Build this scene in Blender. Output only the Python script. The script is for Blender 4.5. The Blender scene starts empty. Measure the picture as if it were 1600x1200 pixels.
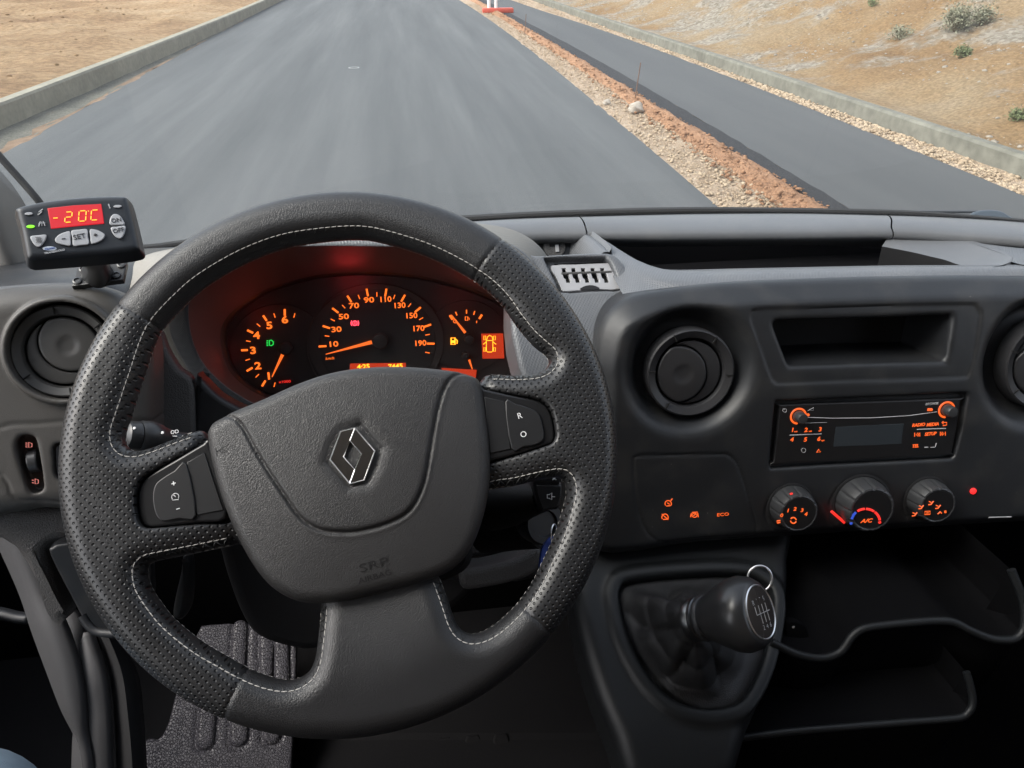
import bpy, bmesh, math, random
import numpy as np
from mathutils import Matrix, Vector
random.seed(7); np.random.seed(7)
R = math.radians
scene = bpy.context.scene
COL = scene.collection
# ---------------------------------------------------------------- camera, sky, sun, exposure
FOC = 1180.0                       # focal length in pixels of a 1600 px wide frame
PITCH, YAW, CAMZ = R(30.3), R(8.0), 2.0
CF = np.array([math.sin(YAW)*math.cos(PITCH), math.cos(YAW)*math.cos(PITCH), -math.sin(PITCH)])
CR = np.array([math.cos(YAW), -math.sin(YAW), 0.0])
CU = np.cross(CR, CF)
CAM = np.array([0.0, 0.0, CAMZ])
cam_d = bpy.data.cameras.new('camera'); cam = bpy.data.objects.new('camera', cam_d); COL.objects.link(cam)
cam_d.sensor_width = 36.0; cam_d.lens = FOC/1600*36.0; cam_d.clip_start = 0.02; cam_d.clip_end = 3000
cam.matrix_world = Matrix(((CR[0], CU[0], -CF[0], 0), (CR[1], CU[1], -CF[1], 0), (CR[2], CU[2], -CF[2], CAMZ), (0, 0, 0, 1)))
cam_d.dof.use_dof = False
scene.camera = cam
world = bpy.data.worlds.new('World'); scene.world = world; world.use_nodes = True
wn = world.node_tree.nodes; wl = world.node_tree.links
sky = wn.new('ShaderNodeTexSky'); sky.sky_type = 'NISHITA'; sky.sun_disc = False
SUN_EL, SUN_AZ = R(48), R(262)
sky.sun_elevation = SUN_EL; sky.sun_rotation = SUN_AZ; sky.dust_density = 3.0; sky.ozone_density = 1.0; sky.air_density = 1.0
wn['Background'].inputs['Strength'].default_value = 0.15
hs = wn.new('ShaderNodeHueSaturation'); hs.inputs['Saturation'].default_value = 0.42      # thin overcast: a paler sky
wl.new(sky.outputs[0], hs.inputs['Color']); wl.new(hs.outputs[0], wn['Background'].inputs[0])
sun_d = bpy.data.lights.new('sun', 'SUN'); sun_d.energy = 0.7; sun_d.angle = R(30); sun_d.color = (1.0, 0.93, 0.84)
sun = bpy.data.objects.new('sun', sun_d); COL.objects.link(sun)
sdir = Vector((math.sin(SUN_AZ)*math.cos(SUN_EL), math.cos(SUN_AZ)*math.cos(SUN_EL), math.sin(SUN_EL)))
sun.rotation_euler = (-sdir).to_track_quat('-Z', 'Y').to_euler()
scene.view_settings.view_transform = 'Standard'; scene.view_settings.look = 'None'
scene.view_settings.exposure = 1.65; scene.view_settings.gamma = 1.0
scene.cycles.max_bounces = 8; scene.cycles.diffuse_bounces = 4; scene.cycles.transparent_max_bounces = 12
scene.cycles.use_denoising = True
scene.cycles.sample_clamp_indirect = 4.0

# ---------------------------------------------------------------- geometry helpers
def ray(px, py):
    return CF + CR*((px-800.0)/FOC) - CU*((py-600.0)/FOC)
def pt(px, py, depth):             # the real point seen at a pixel, at a depth in metres along the view axis
    return CAM + ray(px, py)*depth
def ground(px, py, z=0.0):
    d = ray(px, py); return CAM + d*((z-CAMZ)/d[2])
class Frame:
    """A working plane of a panel: origin, U right, V up, N towards the driver."""
    def __init__(s, o, tilt, yaw=0.0, roll=0.0):
        t, a = R(tilt), R(yaw)
        s.o = np.array(o, float)
        s.N = np.array([-math.sin(a)*math.cos(t), -math.cos(a)*math.cos(t), math.sin(t)])
        s.U = np.array([math.cos(a), -math.sin(a), 0.0]); s.V = np.cross(s.N, s.U)
        if roll:
            c, q = math.cos(R(roll)), math.sin(R(roll))
            s.U, s.V = c*s.U + q*s.V, c*s.V - q*s.U
        s.M = Matrix(((s.U[0], s.V[0], s.N[0], o[0]), (s.U[1], s.V[1], s.N[1], o[1]), (s.U[2], s.V[2], s.N[2], o[2]), (0, 0, 0, 1)))
    def uv(s, px, py, w=0.0):
        d = ray(px, py); o = s.o + s.N*w
        p = CAM + d*(np.dot(o-CAM, s.N)/np.dot(d, s.N)) - s.o
        return (float(p @ s.U), float(p @ s.V))
    def poly(s, pts, w=0.0): return [s.uv(x, y, w) for x, y in pts]
    def xyz(s, u, v, w=0.0): return s.o + s.U*u + s.V*v + s.N*w
    def scale(s, px, py): 
        a, b = s.uv(px-1, py), s.uv(px+1, py); return math.hypot(b[0]-a[0], b[1]-a[1])/2
I4 = Matrix.Identity(4)
def smooth(pts, n=4, closed=True):
    p = np.asarray(pts, float); N = len(p); out = []
    for i in range(N if closed else N-1):
        if closed: a, b, c, d = p[i-1], p[i], p[(i+1) % N], p[(i+2) % N]
        else: a, b, c, d = p[max(i-1, 0)], p[i], p[i+1], p[min(i+2, N-1)]
        for k in range(n):
            t = k/n
            out.append(0.5*((2*b)+(-a+c)*t+(2*a-5*b+4*c-d)*t*t+(-a+3*b-3*c+d)*t**3))
    if not closed: out.append(p[-1])
    return np.array(out)
def resample(pts, n, closed=True):
    p = np.asarray(pts, float)
    if closed: p = np.vstack([p, p[:1]])
    L = np.concatenate([[0], np.cumsum(np.linalg.norm(np.diff(p, axis=0), axis=1))])
    t = np.linspace(0, L[-1], n, endpoint=not closed)
    return np.stack([np.interp(t, L, p[:, k]) for k in range(p.shape[1])], -1)
def tag(o, label=None, cat=None, group=None, kind=None):
    if label: o['label'] = label
    if cat: o['category'] = cat
    if group: o['group'] = group
    if kind: o['kind'] = kind
    return o
def empty(name, loc, label=None, cat=None, group=None):
    o = bpy.data.objects.new(name, None); COL.objects.link(o); o.empty_display_size = 0.05
    o.location = Vector([float(x) for x in loc]); bpy.context.view_layer.update() if False else None
    return tag(o, label, cat, group)
def link(name, me, m, parent=None, M=None, sharp=None):
    if m is not None and not me.materials: me.materials.append(m)
    o = bpy.data.objects.new(name, me); COL.objects.link(o)
    M = M or I4
    if parent is not None:
        o.parent = parent
        P = world_of(parent)
        o.matrix_basis = P.inverted() @ M
    else: o.matrix_basis = M
    if sharp is not None:
        me.polygons.foreach_set('use_smooth', [True]*len(me.polygons)); me.set_sharp_from_angle(angle=R(sharp))
    return o
def world_of(o):
    M = o.matrix_basis.copy()
    while o.parent is not None: o = o.parent; M = o.matrix_basis @ M
    return M
def mesh(name, v, f, m, parent=None, M=None, sharp=35):
    me = bpy.data.meshes.new(name)
    me.from_pydata([tuple(map(float, a)) for a in v], [], [tuple(map(int, a)) for a in f]); me.update()
    return link(name, me, m, parent, M, sharp)
def from_bm(name, bm, m, parent=None, M=None, sharp=35):
    me = bpy.data.meshes.new(name); bm.to_mesh(me); bm.free()
    return link(name, me, m, parent, M, sharp)
TMP = bpy.data.scenes.new('tmp')
def curve_mesh(cu):
    o = bpy.data.objects.new('tmp', cu); TMP.collection.objects.link(o)
    TMP.view_layers[0].update()
    me = bpy.data.meshes.new_from_object(o.evaluated_get(TMP.view_layers[0].depsgraph))
    bpy.data.objects.remove(o); bpy.data.curves.remove(cu)
    me.materials.clear()
    return me
def plate(name, polys, w0, w1, m, parent=None, fr=None, bevel=0.001, res=2, sharp=40, M=None):
    """closed outlines (the first outer, others holes) extruded from w0 to w1 with rounded edges"""
    if not isinstance(polys[0][0], (list, tuple, np.ndarray)): polys = [polys]
    cu = bpy.data.curves.new('tmp', 'CURVE'); cu.dimensions = '2D'; cu.fill_mode = 'BOTH'
    for p in polys:
        s = cu.splines.new('POLY'); s.points.add(len(p)-1)
        s.points.foreach_set('co', np.array([(q[0], q[1], 0, 1) for q in p], float).ravel()); s.use_cyclic_u = True
    h = abs(w1-w0)/2; b = min(bevel, h*0.95)
    cu.extrude = h-b; cu.bevel_depth = b; cu.bevel_resolution = res; cu.offset = -b
    me = curve_mesh(cu); me.transform(Matrix.Translation((0, 0, (w0+w1)/2)))
    return link(name, me, m, parent, M if M is not None else (fr.M if fr else None), sharp)
def text_mesh(s, size, h=0.0003, sx=1.0, shear=0.0, bold=0.0, rot=0.0, spacing=1.0):
    cu = bpy.data.curves.new('tmp', 'FONT'); cu.body = s; cu.size = size*1.40; cu.extrude = h/2
    cu.align_x = 'CENTER'; cu.align_y = 'CENTER'; cu.shear = shear; cu.offset = bold; cu.space_character = spacing
    cu.resolution_u = 3
    me = curve_mesh(cu)
    me.transform(Matrix.Rotation(rot, 4, 'Z') @ Matrix.Diagonal((sx, 1, 1, 1)))
    return me
def text(name, s, fr, px, py, hpx, m, parent, w=0.0, h=0.0003, rot=0.0, **k):
    """a word centred on the pixel, hpx pixels tall, lying on the frame's plane at height w"""
    u, v = fr.uv(px, py, w); sz = hpx*fr.scale(px, py)
    me = text_mesh(s, sz, h, rot=rot, **k)
    return link(name, me, m, parent, fr.M @ Matrix.Translation((u, v, w+h/2)), 30)
def tube_mesh(P, rad, n=8, closed=False, caps=True, flat=1.0):
    P = np.asarray(P, float); N = len(P); rad = np.broadcast_to(np.asarray(rad, float), (N,))
    if closed: T = np.roll(P, -1, 0)-np.roll(P, 1, 0)
    else: T = np.gradient(P, axis=0)
    T /= np.linalg.norm(T, axis=1)[:, None]+1e-12
    a = np.array([0, 0, 1.0]) if abs(T[0][2]) < 0.9 else np.array([1.0, 0, 0])
    X = np.cross(a, T[0]); X /= np.linalg.norm(X); v = []
    for i in range(N):
        X = X-T[i]*(X@T[i]); X /= np.linalg.norm(X); Y = np.cross(T[i], X)
        for k in range(n):
            t = 2*math.pi*k/n; v.append(P[i]+rad[i]*(math.cos(t)*X+flat*math.sin(t)*Y))
    f = []
    for i in range(N if closed else N-1):
        j = (i+1) % N
        for k in range(n): l = (k+1) % n; f.append((i*n+k, i*n+l, j*n+l, j*n+k))
    if not closed and caps: f.append(tuple(range(n))[::-1]); f.append(tuple((N-1)*n+k for k in range(n)))
    return v, f
def tube(name, P, rad, m, parent=None, n=8, closed=False, M=None, flat=1.0):
    v, f = tube_mesh(P, rad, n, closed, flat=flat); return mesh(name, v, f, m, parent, M, 50)
def merge(parts):
    V, Fc, o = [], [], 0
    for v, f in parts:
        V += list(v); Fc += [tuple(i+o for i in q) for q in f]; o += len(v)
    return V, Fc
def grid_faces(nr, nc, closed=False):
    f = []
    for i in range(nr-1):
        for j in range(nc if closed else nc-1):
            k = (j+1) % nc; f.append((i*nc+j, i*nc+k, (i+1)*nc+k, (i+1)*nc+j))
    return f
def loft(name, rows, m, parent=None, sub=4, closed=False, thick=0.0, ncol=None, sharp=50, rsub=None, rsmooth=True, solid_off=-1):
    """surface through rows of 3D points; each row resampled smoothly to the same count"""
    rr = []
    ncol = ncol or 4*max(len(r) for r in rows)
    for r in rows: rr.append(resample(smooth(r, 6, closed) if len(r) > 2 else np.asarray(r, float), ncol, closed))
    A = np.array(rr)
    if rsub is None: rsub = sub
    if len(rr) > 2 and rsmooth and rsub > 1:
        A = np.stack([smooth(A[:, j], rsub, False) for j in range(A.shape[1])], 1)
    v = A.reshape(-1, 3); f = grid_faces(A.shape[0], A.shape[1], closed)
    o = mesh(name, v, f, m, parent, None, sharp)
    if thick:
        md = o.modifiers.new('thickness', 'SOLIDIFY'); md.thickness = thick; md.offset = solid_off
    return o
def lathe_mesh(prof, n=48):
    v = []; f = []
    for r, w in prof:
        for k in range(n): t = 2*math.pi*k/n; v.append((r*math.cos(t), r*math.sin(t), w))
    f = grid_faces(len(prof), n, True)
    f.append(tuple(range(n))[::-1]); f.append(tuple((len(prof)-1)*n+k for k in range(n)))
    return v, f
def lathe(name, prof, m, parent=None, M=None, n=48, sharp=35):
    v, f = lathe_mesh(prof, n); return mesh(name, v, f, m, parent, M, sharp)
def box_mesh(x0, x1, y0, y1, z0, z1):
    v = [(x, y, z) for z in (z0, z1) for y in (y0, y1) for x in (x0, x1)]
    return v, [(0, 2, 3, 1), (4, 5, 7, 6), (0, 1, 5, 4), (2, 6, 7, 3), (0, 4, 6, 2), (1, 3, 7, 5)]
def box(name, x0, x1, y0, y1, z0, z1, m, parent=None, M=None, bevel=0.0):
    bm = bmesh.new(); v, f = box_mesh(x0, x1, y0, y1, z0, z1)
    vs = [bm.verts.new(q) for q in v]
    for q in f: bm.faces.new([vs[i] for i in q])
    if bevel: bmesh.ops.bevel(bm, geom=bm.edges[:], offset=bevel, segments=2, affect='EDGES', profile=0.5)
    return from_bm(name, bm, m, parent, M, 35)

# ---------------------------------------------------------------- implicit surfaces (rounded, blended moulded shapes)
class Poly2D:
    def __init__(s, pts, step=0.0015, margin=0.03):
        p = np.asarray(pts, float); s.lo = p.min(0)-margin; hi = p.max(0)+margin; s.step = step
        nx, ny = (np.ceil((hi-s.lo)/step).astype(int)+1); s.n = (nx, ny)
        X, Y = np.meshgrid(s.lo[0]+np.arange(nx)*step, s.lo[1]+np.arange(ny)*step, indexing='ij')
        X = X.ravel().astype(np.float32); Y = Y.ravel().astype(np.float32)
        d2 = np.full(X.shape, 1e9, np.float32); ins = np.zeros(X.shape, bool)
        q = np.roll(p, -1, 0)
        for (ax, ay), (bx, by) in zip(p, q):
            ex, ey = bx-ax, by-ay; L = ex*ex+ey*ey
            if L < 1e-14: continue
            wx, wy = X-ax, Y-ay; t = np.clip((wx*ex+wy*ey)/L, 0, 1)
            d2 = np.minimum(d2, (wx-ex*t)**2+(wy-ey*t)**2)
            c = ((ay > Y) != (by > Y))
            if ey != 0: ins ^= c & (X < ex*(Y-ay)/ey+ax)
        s.g = (np.sqrt(d2)*np.where(ins, -1, 1)).reshape(nx, ny).astype(np.float32)
    def __call__(s, u, v):
        x = (u-s.lo[0])/s.step; y = (v-s.lo[1])/s.step
        xc = np.clip(x, 0, s.n[0]-1.001); yc = np.clip(y, 0, s.n[1]-1.001)
        i = xc.astype(int); j = yc.astype(int); a = xc-i; b = yc-j; g = s.g
        r = (g[i, j]*(1-a)+g[i+1, j]*a)*(1-b)+(g[i, j+1]*(1-a)+g[i+1, j+1]*a)*b
        return r+np.hypot(x-xc, y-yc)*s.step
def smin(a, b, k):
    h = np.clip(0.5+0.5*(b-a)/k, 0, 1); return b*(1-h)+a*h-k*h*(1-h)
def smax(a, b, k): return -smin(-a, -b, k)
def ext(d2, w, h, r):              # extrusion of a 2D distance to |w|<=h with edge radius r
    x = d2+r; y = np.abs(w)-h+r
    return np.minimum(np.maximum(x, y), 0)+np.hypot(np.maximum(x, 0), np.maximum(y, 0))-r
def sdf_verts(fn, lo, hi, h):
    lo = np.array(lo, float); n = (np.ceil((np.array(hi)-lo)/h/4).astype(int))*4
    nb = n//4
    B = np.stack(np.meshgrid(*[np.arange(k) for k in nb], indexing='ij'), -1).reshape(-1, 3)
    c = lo+(B*4+1.5)*h
    d = fn(c[:, 0], c[:, 1], c[:, 2]).astype(np.float32)
    near = np.abs(d) < h*5.5
    D = np.repeat(np.repeat(np.repeat(np.where(d < 0, -1.0, 1.0).astype(np.float32).reshape(nb), 4, 0), 4, 1), 4, 2)
    off = np.stack(np.meshgrid(*[np.arange(4)]*3, indexing='ij'), -1).reshape(-1, 3)
    idx = (B[near][:, None]*4+off[None]).reshape(-1, 3)
    p = lo+idx*h
    D[idx[:, 0], idx[:, 1], idx[:, 2]] = fn(p[:, 0], p[:, 1], p[:, 2])
    D[0] = np.maximum(D[0], 1e-4); D[-1] = np.maximum(D[-1], 1e-4); D[:, 0] = np.maximum(D[:, 0], 1e-4); D[:, -1] = np.maximum(D[:, -1], 1e-4)
    D[:, :, 0] = np.maximum(D[:, :, 0], 1e-4); D[:, :, -1] = np.maximum(D[:, :, -1], 1e-4)
    S = D < 0
    cnt = np.zeros(tuple(n-1), np.int8)
    for i in (0, 1):
        for j in (0, 1):
            for k in (0, 1): cnt += S[i:n[0]-1+i, j:n[1]-1+j, k:n[2]-1+k]
    C = np.argwhere((cnt > 0) & (cnt < 8)); vid = np.full(tuple(n-1), -1, np.int32); vid[tuple(C.T)] = np.arange(len(C))
    acc = np.zeros((len(C), 3)); num = np.zeros(len(C))
    cr = [(i, j, k) for i in (0, 1) for j in (0, 1) for k in (0, 1)]
    for a in cr:
        for ax in range(3):
            if a[ax]: continue
            b = list(a); b[ax] = 1
            da = D[C[:, 0]+a[0], C[:, 1]+a[1], C[:, 2]+a[2]]; db = D[C[:, 0]+b[0], C[:, 1]+b[1], C[:, 2]+b[2]]
            m = (da < 0) != (db < 0); t = np.where(m, da/np.where(m, da-db, 1), 0)
            q = np.array(a, float)[None].repeat(len(C), 0); q[:, ax] += t
            acc[m] += q[m]; num[m] += 1
    V = lo+(C+acc/num[:, None])*h
    quads = []
    for ax in range(3):
        b, c2 = (ax+1) % 3, (ax+2) % 3
        s0 = [slice(None)]*3; s1 = [slice(None)]*3; s0[ax] = slice(0, -1); s1[ax] = slice(1, None)
        E = np.argwhere(S[tuple(s0)] != S[tuple(s1)])
        E = E[(E[:, b] > 0) & (E[:, c2] > 0) & (E[:, b] < n[b]-1) & (E[:, c2] < n[c2]-1)]
        inside = S[tuple(E.T)]
        def cell(db, dc):
            e = E.copy(); e[:, b] -= db; e[:, c2] -= dc; return vid[tuple(e.T)]
        q = np.stack([cell(1, 1), cell(0, 1), cell(0, 0), cell(1, 0)], -1)
        q[~inside] = q[~inside][:, ::-1]
        quads.append(q)
    return V, np.vstack(quads)
def quick_mesh(name, V, Q, m, parent=None, M=None, uv=None, sharp=None, refine=None):
    me = bpy.data.meshes.new(name)
    me.vertices.add(len(V)); me.vertices.foreach_set('co', np.asarray(V, np.float32).ravel())
    me.loops.add(Q.size); me.loops.foreach_set('vertex_index', Q.astype(np.int32).ravel())
    me.polygons.add(len(Q)); me.polygons.foreach_set('loop_start', np.arange(0, Q.size, Q.shape[1], dtype=np.int32))
    me.update(calc_edges=True); me.validate()
    me.polygons.foreach_set('use_smooth', [True]*len(me.polygons))
    if uv is not None:
        l = me.uv_layers.new(name='UVMap'); li = np.empty(len(me.loops), np.int32); me.loops.foreach_get('vertex_index', li)
        l.uv.foreach_set('vector', np.asarray(uv, np.float32)[li].ravel())
    return link(name, me, m, parent, M, sharp)
def subset(V, Q, mask):
    q = Q[mask]; ids, inv = np.unique(q, return_inverse=True)
    return V[ids], inv.reshape(q.shape), ids
def sdf_obj(name, fn, lo, hi, h, m, parent=None, fr=None, sharp=None):
    V, Q = sdf_verts(fn, lo, hi, h)
    return quick_mesh(name, V, Q, m, parent, fr.M if fr else None, sharp=sharp)

# ---------------------------------------------------------------- materials
def nodes(m): return m.node_tree.nodes, m.node_tree.links
def mat(name, col, rough=0.6, metal=0.0, spec=0.5, bump=None, vary=0.0, vscale=8.0, emis=None, estr=0.0, rvary=0.0, coat=0.0, dust=0.0):
    """bump: list of (kind, scale, strength, distance)"""
    m = bpy.data.materials.new(name); m.use_nodes = True; n, l = nodes(m); b = n['Principled BSDF']
    b.inputs['Base Color'].default_value = (*col, 1); b.inputs['Roughness'].default_value = rough
    b.inputs['Metallic'].default_value = metal; b.inputs['Specular IOR Level'].default_value = spec
    b.inputs['Coat Weight'].default_value = coat
    tc = n.new('ShaderNodeTexCoord')
    if vary or rvary:
        t = n.new('ShaderNodeTexNoise'); t.inputs['Scale'].default_value = vscale; t.inputs['Detail'].default_value = 6; t.inputs['Roughness'].default_value = 0.65
        l.new(tc.outputs['Object'], t.inputs['Vector'])
        if vary:
            r = n.new('ShaderNodeMapRange'); r.inputs['From Min'].default_value = 0.3; r.inputs['From Max'].default_value = 0.7
            r.inputs['To Min'].default_value = 1-vary; r.inputs['To Max'].default_value = 1+vary; l.new(t.outputs['Fac'], r.inputs['Value'])
            mx = n.new('ShaderNodeVectorMath'); mx.operation = 'SCALE'; mx.inputs[0].default_value = col; l.new(r.outputs[0], mx.inputs['Scale'])
            l.new(mx.outputs[0], b.inputs['Base Color'])
        if rvary:
            r = n.new('ShaderNodeMapRange'); r.inputs['From Min'].default_value = 0.3; r.inputs['From Max'].default_value = 0.7
            r.inputs['To Min'].default_value = rough-rvary; r.inputs['To Max'].default_value = rough+rvary
            l.new(t.outputs['Fac'], r.inputs['Value']); l.new(r.outputs[0], b.inputs['Roughness'])
    if dust:                         # sparse pale specks of dust
        vo = n.new('ShaderNodeTexVoronoi'); vo.inputs['Scale'].default_value = 75; l.new(tc.outputs['Object'], vo.inputs['Vector'])
        n2 = n.new('ShaderNodeTexNoise'); n2.inputs['Scale'].default_value = 22; n2.inputs['Detail'].default_value = 5; l.new(tc.outputs['Object'], n2.inputs['Vector'])
        r1 = n.new('ShaderNodeMapRange'); r1.inputs['From Min'].default_value = 0.03; r1.inputs['From Max'].default_value = 0.06; r1.inputs['To Min'].default_value = 1; r1.inputs['To Max'].default_value = 0; l.new(vo.outputs['Distance'], r1.inputs['Value'])
        r2 = n.new('ShaderNodeMapRange'); r2.inputs['From Min'].default_value = 0.50; r2.inputs['From Max'].default_value = 0.68; l.new(n2.outputs['Fac'], r2.inputs['Value'])
        m1 = n.new('ShaderNodeMath'); m1.operation = 'MULTIPLY'; l.new(r1.outputs[0], m1.inputs[0]); l.new(r2.outputs[0], m1.inputs[1])
        m2 = n.new('ShaderNodeMath'); m2.operation = 'MULTIPLY_ADD'; m2.inputs[1].default_value = 0.08; l.new(r2.outputs[0], m2.inputs[0]); l.new(m1.outputs[0], m2.inputs[2])
        m3 = n.new('ShaderNodeMath'); m3.operation = 'MULTIPLY'; m3.inputs[1].default_value = dust; l.new(m2.outputs[0], m3.inputs[0])
        mc = n.new('ShaderNodeMix'); mc.data_type = 'RGBA'; mc.inputs['A'].default_value = (*col, 1); mc.inputs['B'].default_value = (0.42, 0.38, 0.32, 1); l.new(m3.outputs[0], mc.inputs['Factor'])
        if b.inputs['Base Color'].links: l.new(b.inputs['Base Color'].links[0].from_socket, mc.inputs['A'])
        l.new(mc.outputs['Result'], b.inputs['Base Color'])
    prev = None
    for kind, sc, st, dist in (bump or []):
        if kind == 'noise':
            t = n.new('ShaderNodeTexNoise'); t.inputs['Scale'].default_value = sc; t.inputs['Detail'].default_value = 3; out = t.outputs['Fac']; l.new(tc.outputs['Object'], t.inputs['Vector'])
        elif kind == 'cells':
            t = n.new('ShaderNodeTexVoronoi'); t.feature = 'DISTANCE_TO_EDGE'; t.inputs['Scale'].default_value = sc
            dn = n.new('ShaderNodeTexNoise'); dn.inputs['Scale'].default_value = sc*0.7; l.new(tc.outputs['Object'], dn.inputs['Vector'])
            sm = n.new('ShaderNodeVectorMath'); sm.operation = 'MULTIPLY_ADD'; sm.inputs[1].default_value = (0.9/sc,)*3; l.new(dn.outputs['Color'], sm.inputs[0]); l.new(tc.outputs['Object'], sm.inputs[2])
            l.new(sm.outputs[0], t.inputs['Vector'])
            r = n.new('ShaderNodeMapRange'); r.inputs['From Max'].default_value = 0.18; r.interpolation_type = 'SMOOTHSTEP'; l.new(t.outputs['Distance'], r.inputs['Value']); out = r.outputs[0]
        elif kind == 'weave':           # fine diamond emboss
            mp = n.new('ShaderNodeMapping'); mp.inputs['Rotation'].default_value = (R(35), R(20), R(45)); mp.inputs['Scale'].default_value = (sc,)*3; l.new(tc.outputs['Object'], mp.inputs['Vector'])
            t = n.new('ShaderNodeTexChecker'); w1 = n.new('ShaderNodeTexWave'); w2 = n.new('ShaderNodeTexWave'); w2.bands_direction = 'Y'
            n.remove(t)
            for w in (w1, w2): w.inputs['Scale'].default_value = 0.314; l.new(mp.outputs[0], w.inputs['Vector'])
            mm = n.new('ShaderNodeMath'); mm.operation = 'MULTIPLY'; l.new(w1.outputs['Fac'], mm.inputs[0]); l.new(w2.outputs['Fac'], mm.inputs[1]); out = mm.outputs[0]
        bp = n.new('ShaderNodeBump'); bp.inputs['Strength'].default_value = st; bp.inputs['Distance'].default_value = dist
        l.new(out, bp.inputs['Height'])
        if prev is not None: l.new(prev, bp.inputs['Normal'])
        prev = bp.outputs[0]
    if prev is not None: l.new(prev, b.inputs['Normal'])
    if emis:
        b.inputs['Emission Color'].default_value = (*emis, 1); b.inputs['Emission Strength'].default_value = estr
    return m
# ================================================================ OUTSIDE: carriageways, verges, kerbs, embankments
def noise_col(name, stops, scale, rough=0.95, bump=((30, 0.6, 0.02),), stretch=(1, 1, 1), detail=8, mix2=None, spec=0.3):
    m = bpy.data.materials.new(name); m.use_nodes = True; n, l = nodes(m); b = n['Principled BSDF']
    b.inputs['Roughness'].default_value = rough; b.inputs['Specular IOR Level'].default_value = spec
    tc = n.new('ShaderNodeTexCoord'); mp = n.new('ShaderNodeMapping'); mp.inputs['Scale'].default_value = stretch; l.new(tc.outputs['Object'], mp.inputs['Vector'])
    t = n.new('ShaderNodeTexNoise'); t.inputs['Scale'].default_value = scale; t.inputs['Detail'].default_value = detail; t.inputs['Roughness'].default_value = 0.62
    l.new(mp.outputs[0], t.inputs['Vector'])
    cr = n.new('ShaderNodeValToRGB'); l.new(t.outputs['Fac'], cr.inputs['Fac'])
    e = cr.color_ramp.elements; e[0].position, e[0].color = stops[0][0], (*stops[0][1], 1); e[1].position, e[1].color = stops[-1][0], (*stops[-1][1], 1)
    for p, c in stops[1:-1]: x = e.new(p); x.color = (*c, 1)
    out = cr.outputs['Color']
    if mix2:
        sc2, lo, hi, amt, st2 = mix2
        mp2 = n.new('ShaderNodeMapping'); mp2.inputs['Scale'].default_value = st2; l.new(tc.outputs['Object'], mp2.inputs['Vector'])
        t2 = n.new('ShaderNodeTexNoise'); t2.inputs['Scale'].default_value = sc2; t2.inputs['Detail'].default_value = 5; l.new(mp2.outputs[0], t2.inputs['Vector'])
        r2 = n.new('ShaderNodeMapRange'); r2.inputs['From Min'].default_value = 0.35; r2.inputs['From Max'].default_value = 0.65; r2.inputs['To Min'].default_value = lo; r2.inputs['To Max'].default_value = hi
        l.new(t2.outputs['Fac'], r2.inputs['Value'])
        vm = n.new('ShaderNodeVectorMath'); vm.operation = 'SCALE'; l.new(out, vm.inputs[0]); l.new(r2.outputs[0], vm.inputs['Scale']); out = vm.outputs[0]
    l.new(out, b.inputs['Base Color'])
    prev = None
    for sc, st, dist in bump:
        tb = n.new('ShaderNodeTexNoise'); tb.inputs['Scale'].default_value = sc; tb.inputs['Detail'].default_value = 6; tb.inputs['Roughness'].default_value = 0.7; l.new(tc.outputs['Object'], tb.inputs['Vector'])
        bp = n.new('ShaderNodeBump'); bp.inputs['Strength'].default_value = st; bp.inputs['Distance'].default_value = dist; l.new(tb.outputs['Fac'], bp.inputs['Height'])
        if prev: l.new(prev, bp.inputs['Normal'])
        prev = bp.outputs[0]
    l.new(prev, b.inputs['Normal'])
    return m
M_ASPH = noise_col('asphalt', [(0.28, (0.058, 0.063, 0.065)), (0.5, (0.082, 0.087, 0.089)), (0.72, (0.114, 0.119, 0.119))], 1.1, 0.75, ((170, 0.7, 0.012), (12, 0.2, 0.01)), (1.3, 0.06, 1), 9, (190, 0.66, 1.34, 1, (1, 1, 1)), spec=0.35)
M_ASPH2 = noise_col('asphalt_far_lane', [(0.3, (0.048, 0.051, 0.053)), (0.7, (0.074, 0.077, 0.076))], 0.8, 0.75, ((160, 0.5, 0.01),), (1.2, 0.08, 1), 8, (260, 0.85, 1.15, 1, (1, 1, 1)), spec=0.5)
M_TAR = noise_col('asphalt_fresh_edge', [(0.35, (0.018, 0.019, 0.021)), (0.65, (0.05, 0.052, 0.055))], 60, 0.8, ((90, 1.0, 0.03),))
M_SAND = noise_col('sand', [(0.30, (0.198, 0.115, 0.059)), (0.42, (0.297, 0.186, 0.096)), (0.52, (0.376, 0.250, 0.135)), (0.62, (0.435, 0.307, 0.178)), (0.75, (0.554, 0.448, 0.307))], 0.42, 0.95, ((5, 0.8, 0.10), (40, 0.8, 0.03)), (1, 0.6, 1), 11, (9, 0.78, 1.2, 1, (1, 1, 1)))
M_BANK = noise_col('embankment_earth', [(0.28, (0.174, 0.100, 0.044)), (0.45, (0.248, 0.161, 0.079)), (0.55, (0.273, 0.202, 0.119)), (0.7, (0.307, 0.246, 0.170))], 0.30, 0.95, ((7, 0.8, 0.10), (40, 0.8, 0.03)), (1, 1, 1), 10, (22, 0.78, 1.2, 1, (1, 1, 1)))
M_GRAV = noise_col('gravel_ground', [(0.3, (0.290, 0.205, 0.134)), (0.55, (0.408, 0.317, 0.227)), (0.75, (0.508, 0.429, 0.328))], 9, 0.95, ((45, 1.0, 0.03),), mix2=(70, 0.7, 1.25, 1, (1, 1, 1)))
M_ORAN = noise_col('orange_earth', [(0.3, (0.268, 0.144, 0.078)), (0.6, (0.375, 0.212, 0.120)), (0.8, (0.440, 0.285, 0.176))], 5, 0.95, ((30, 1.0, 0.04),), mix2=(50, 0.75, 1.2, 1, (1, 1, 1)))
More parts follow.
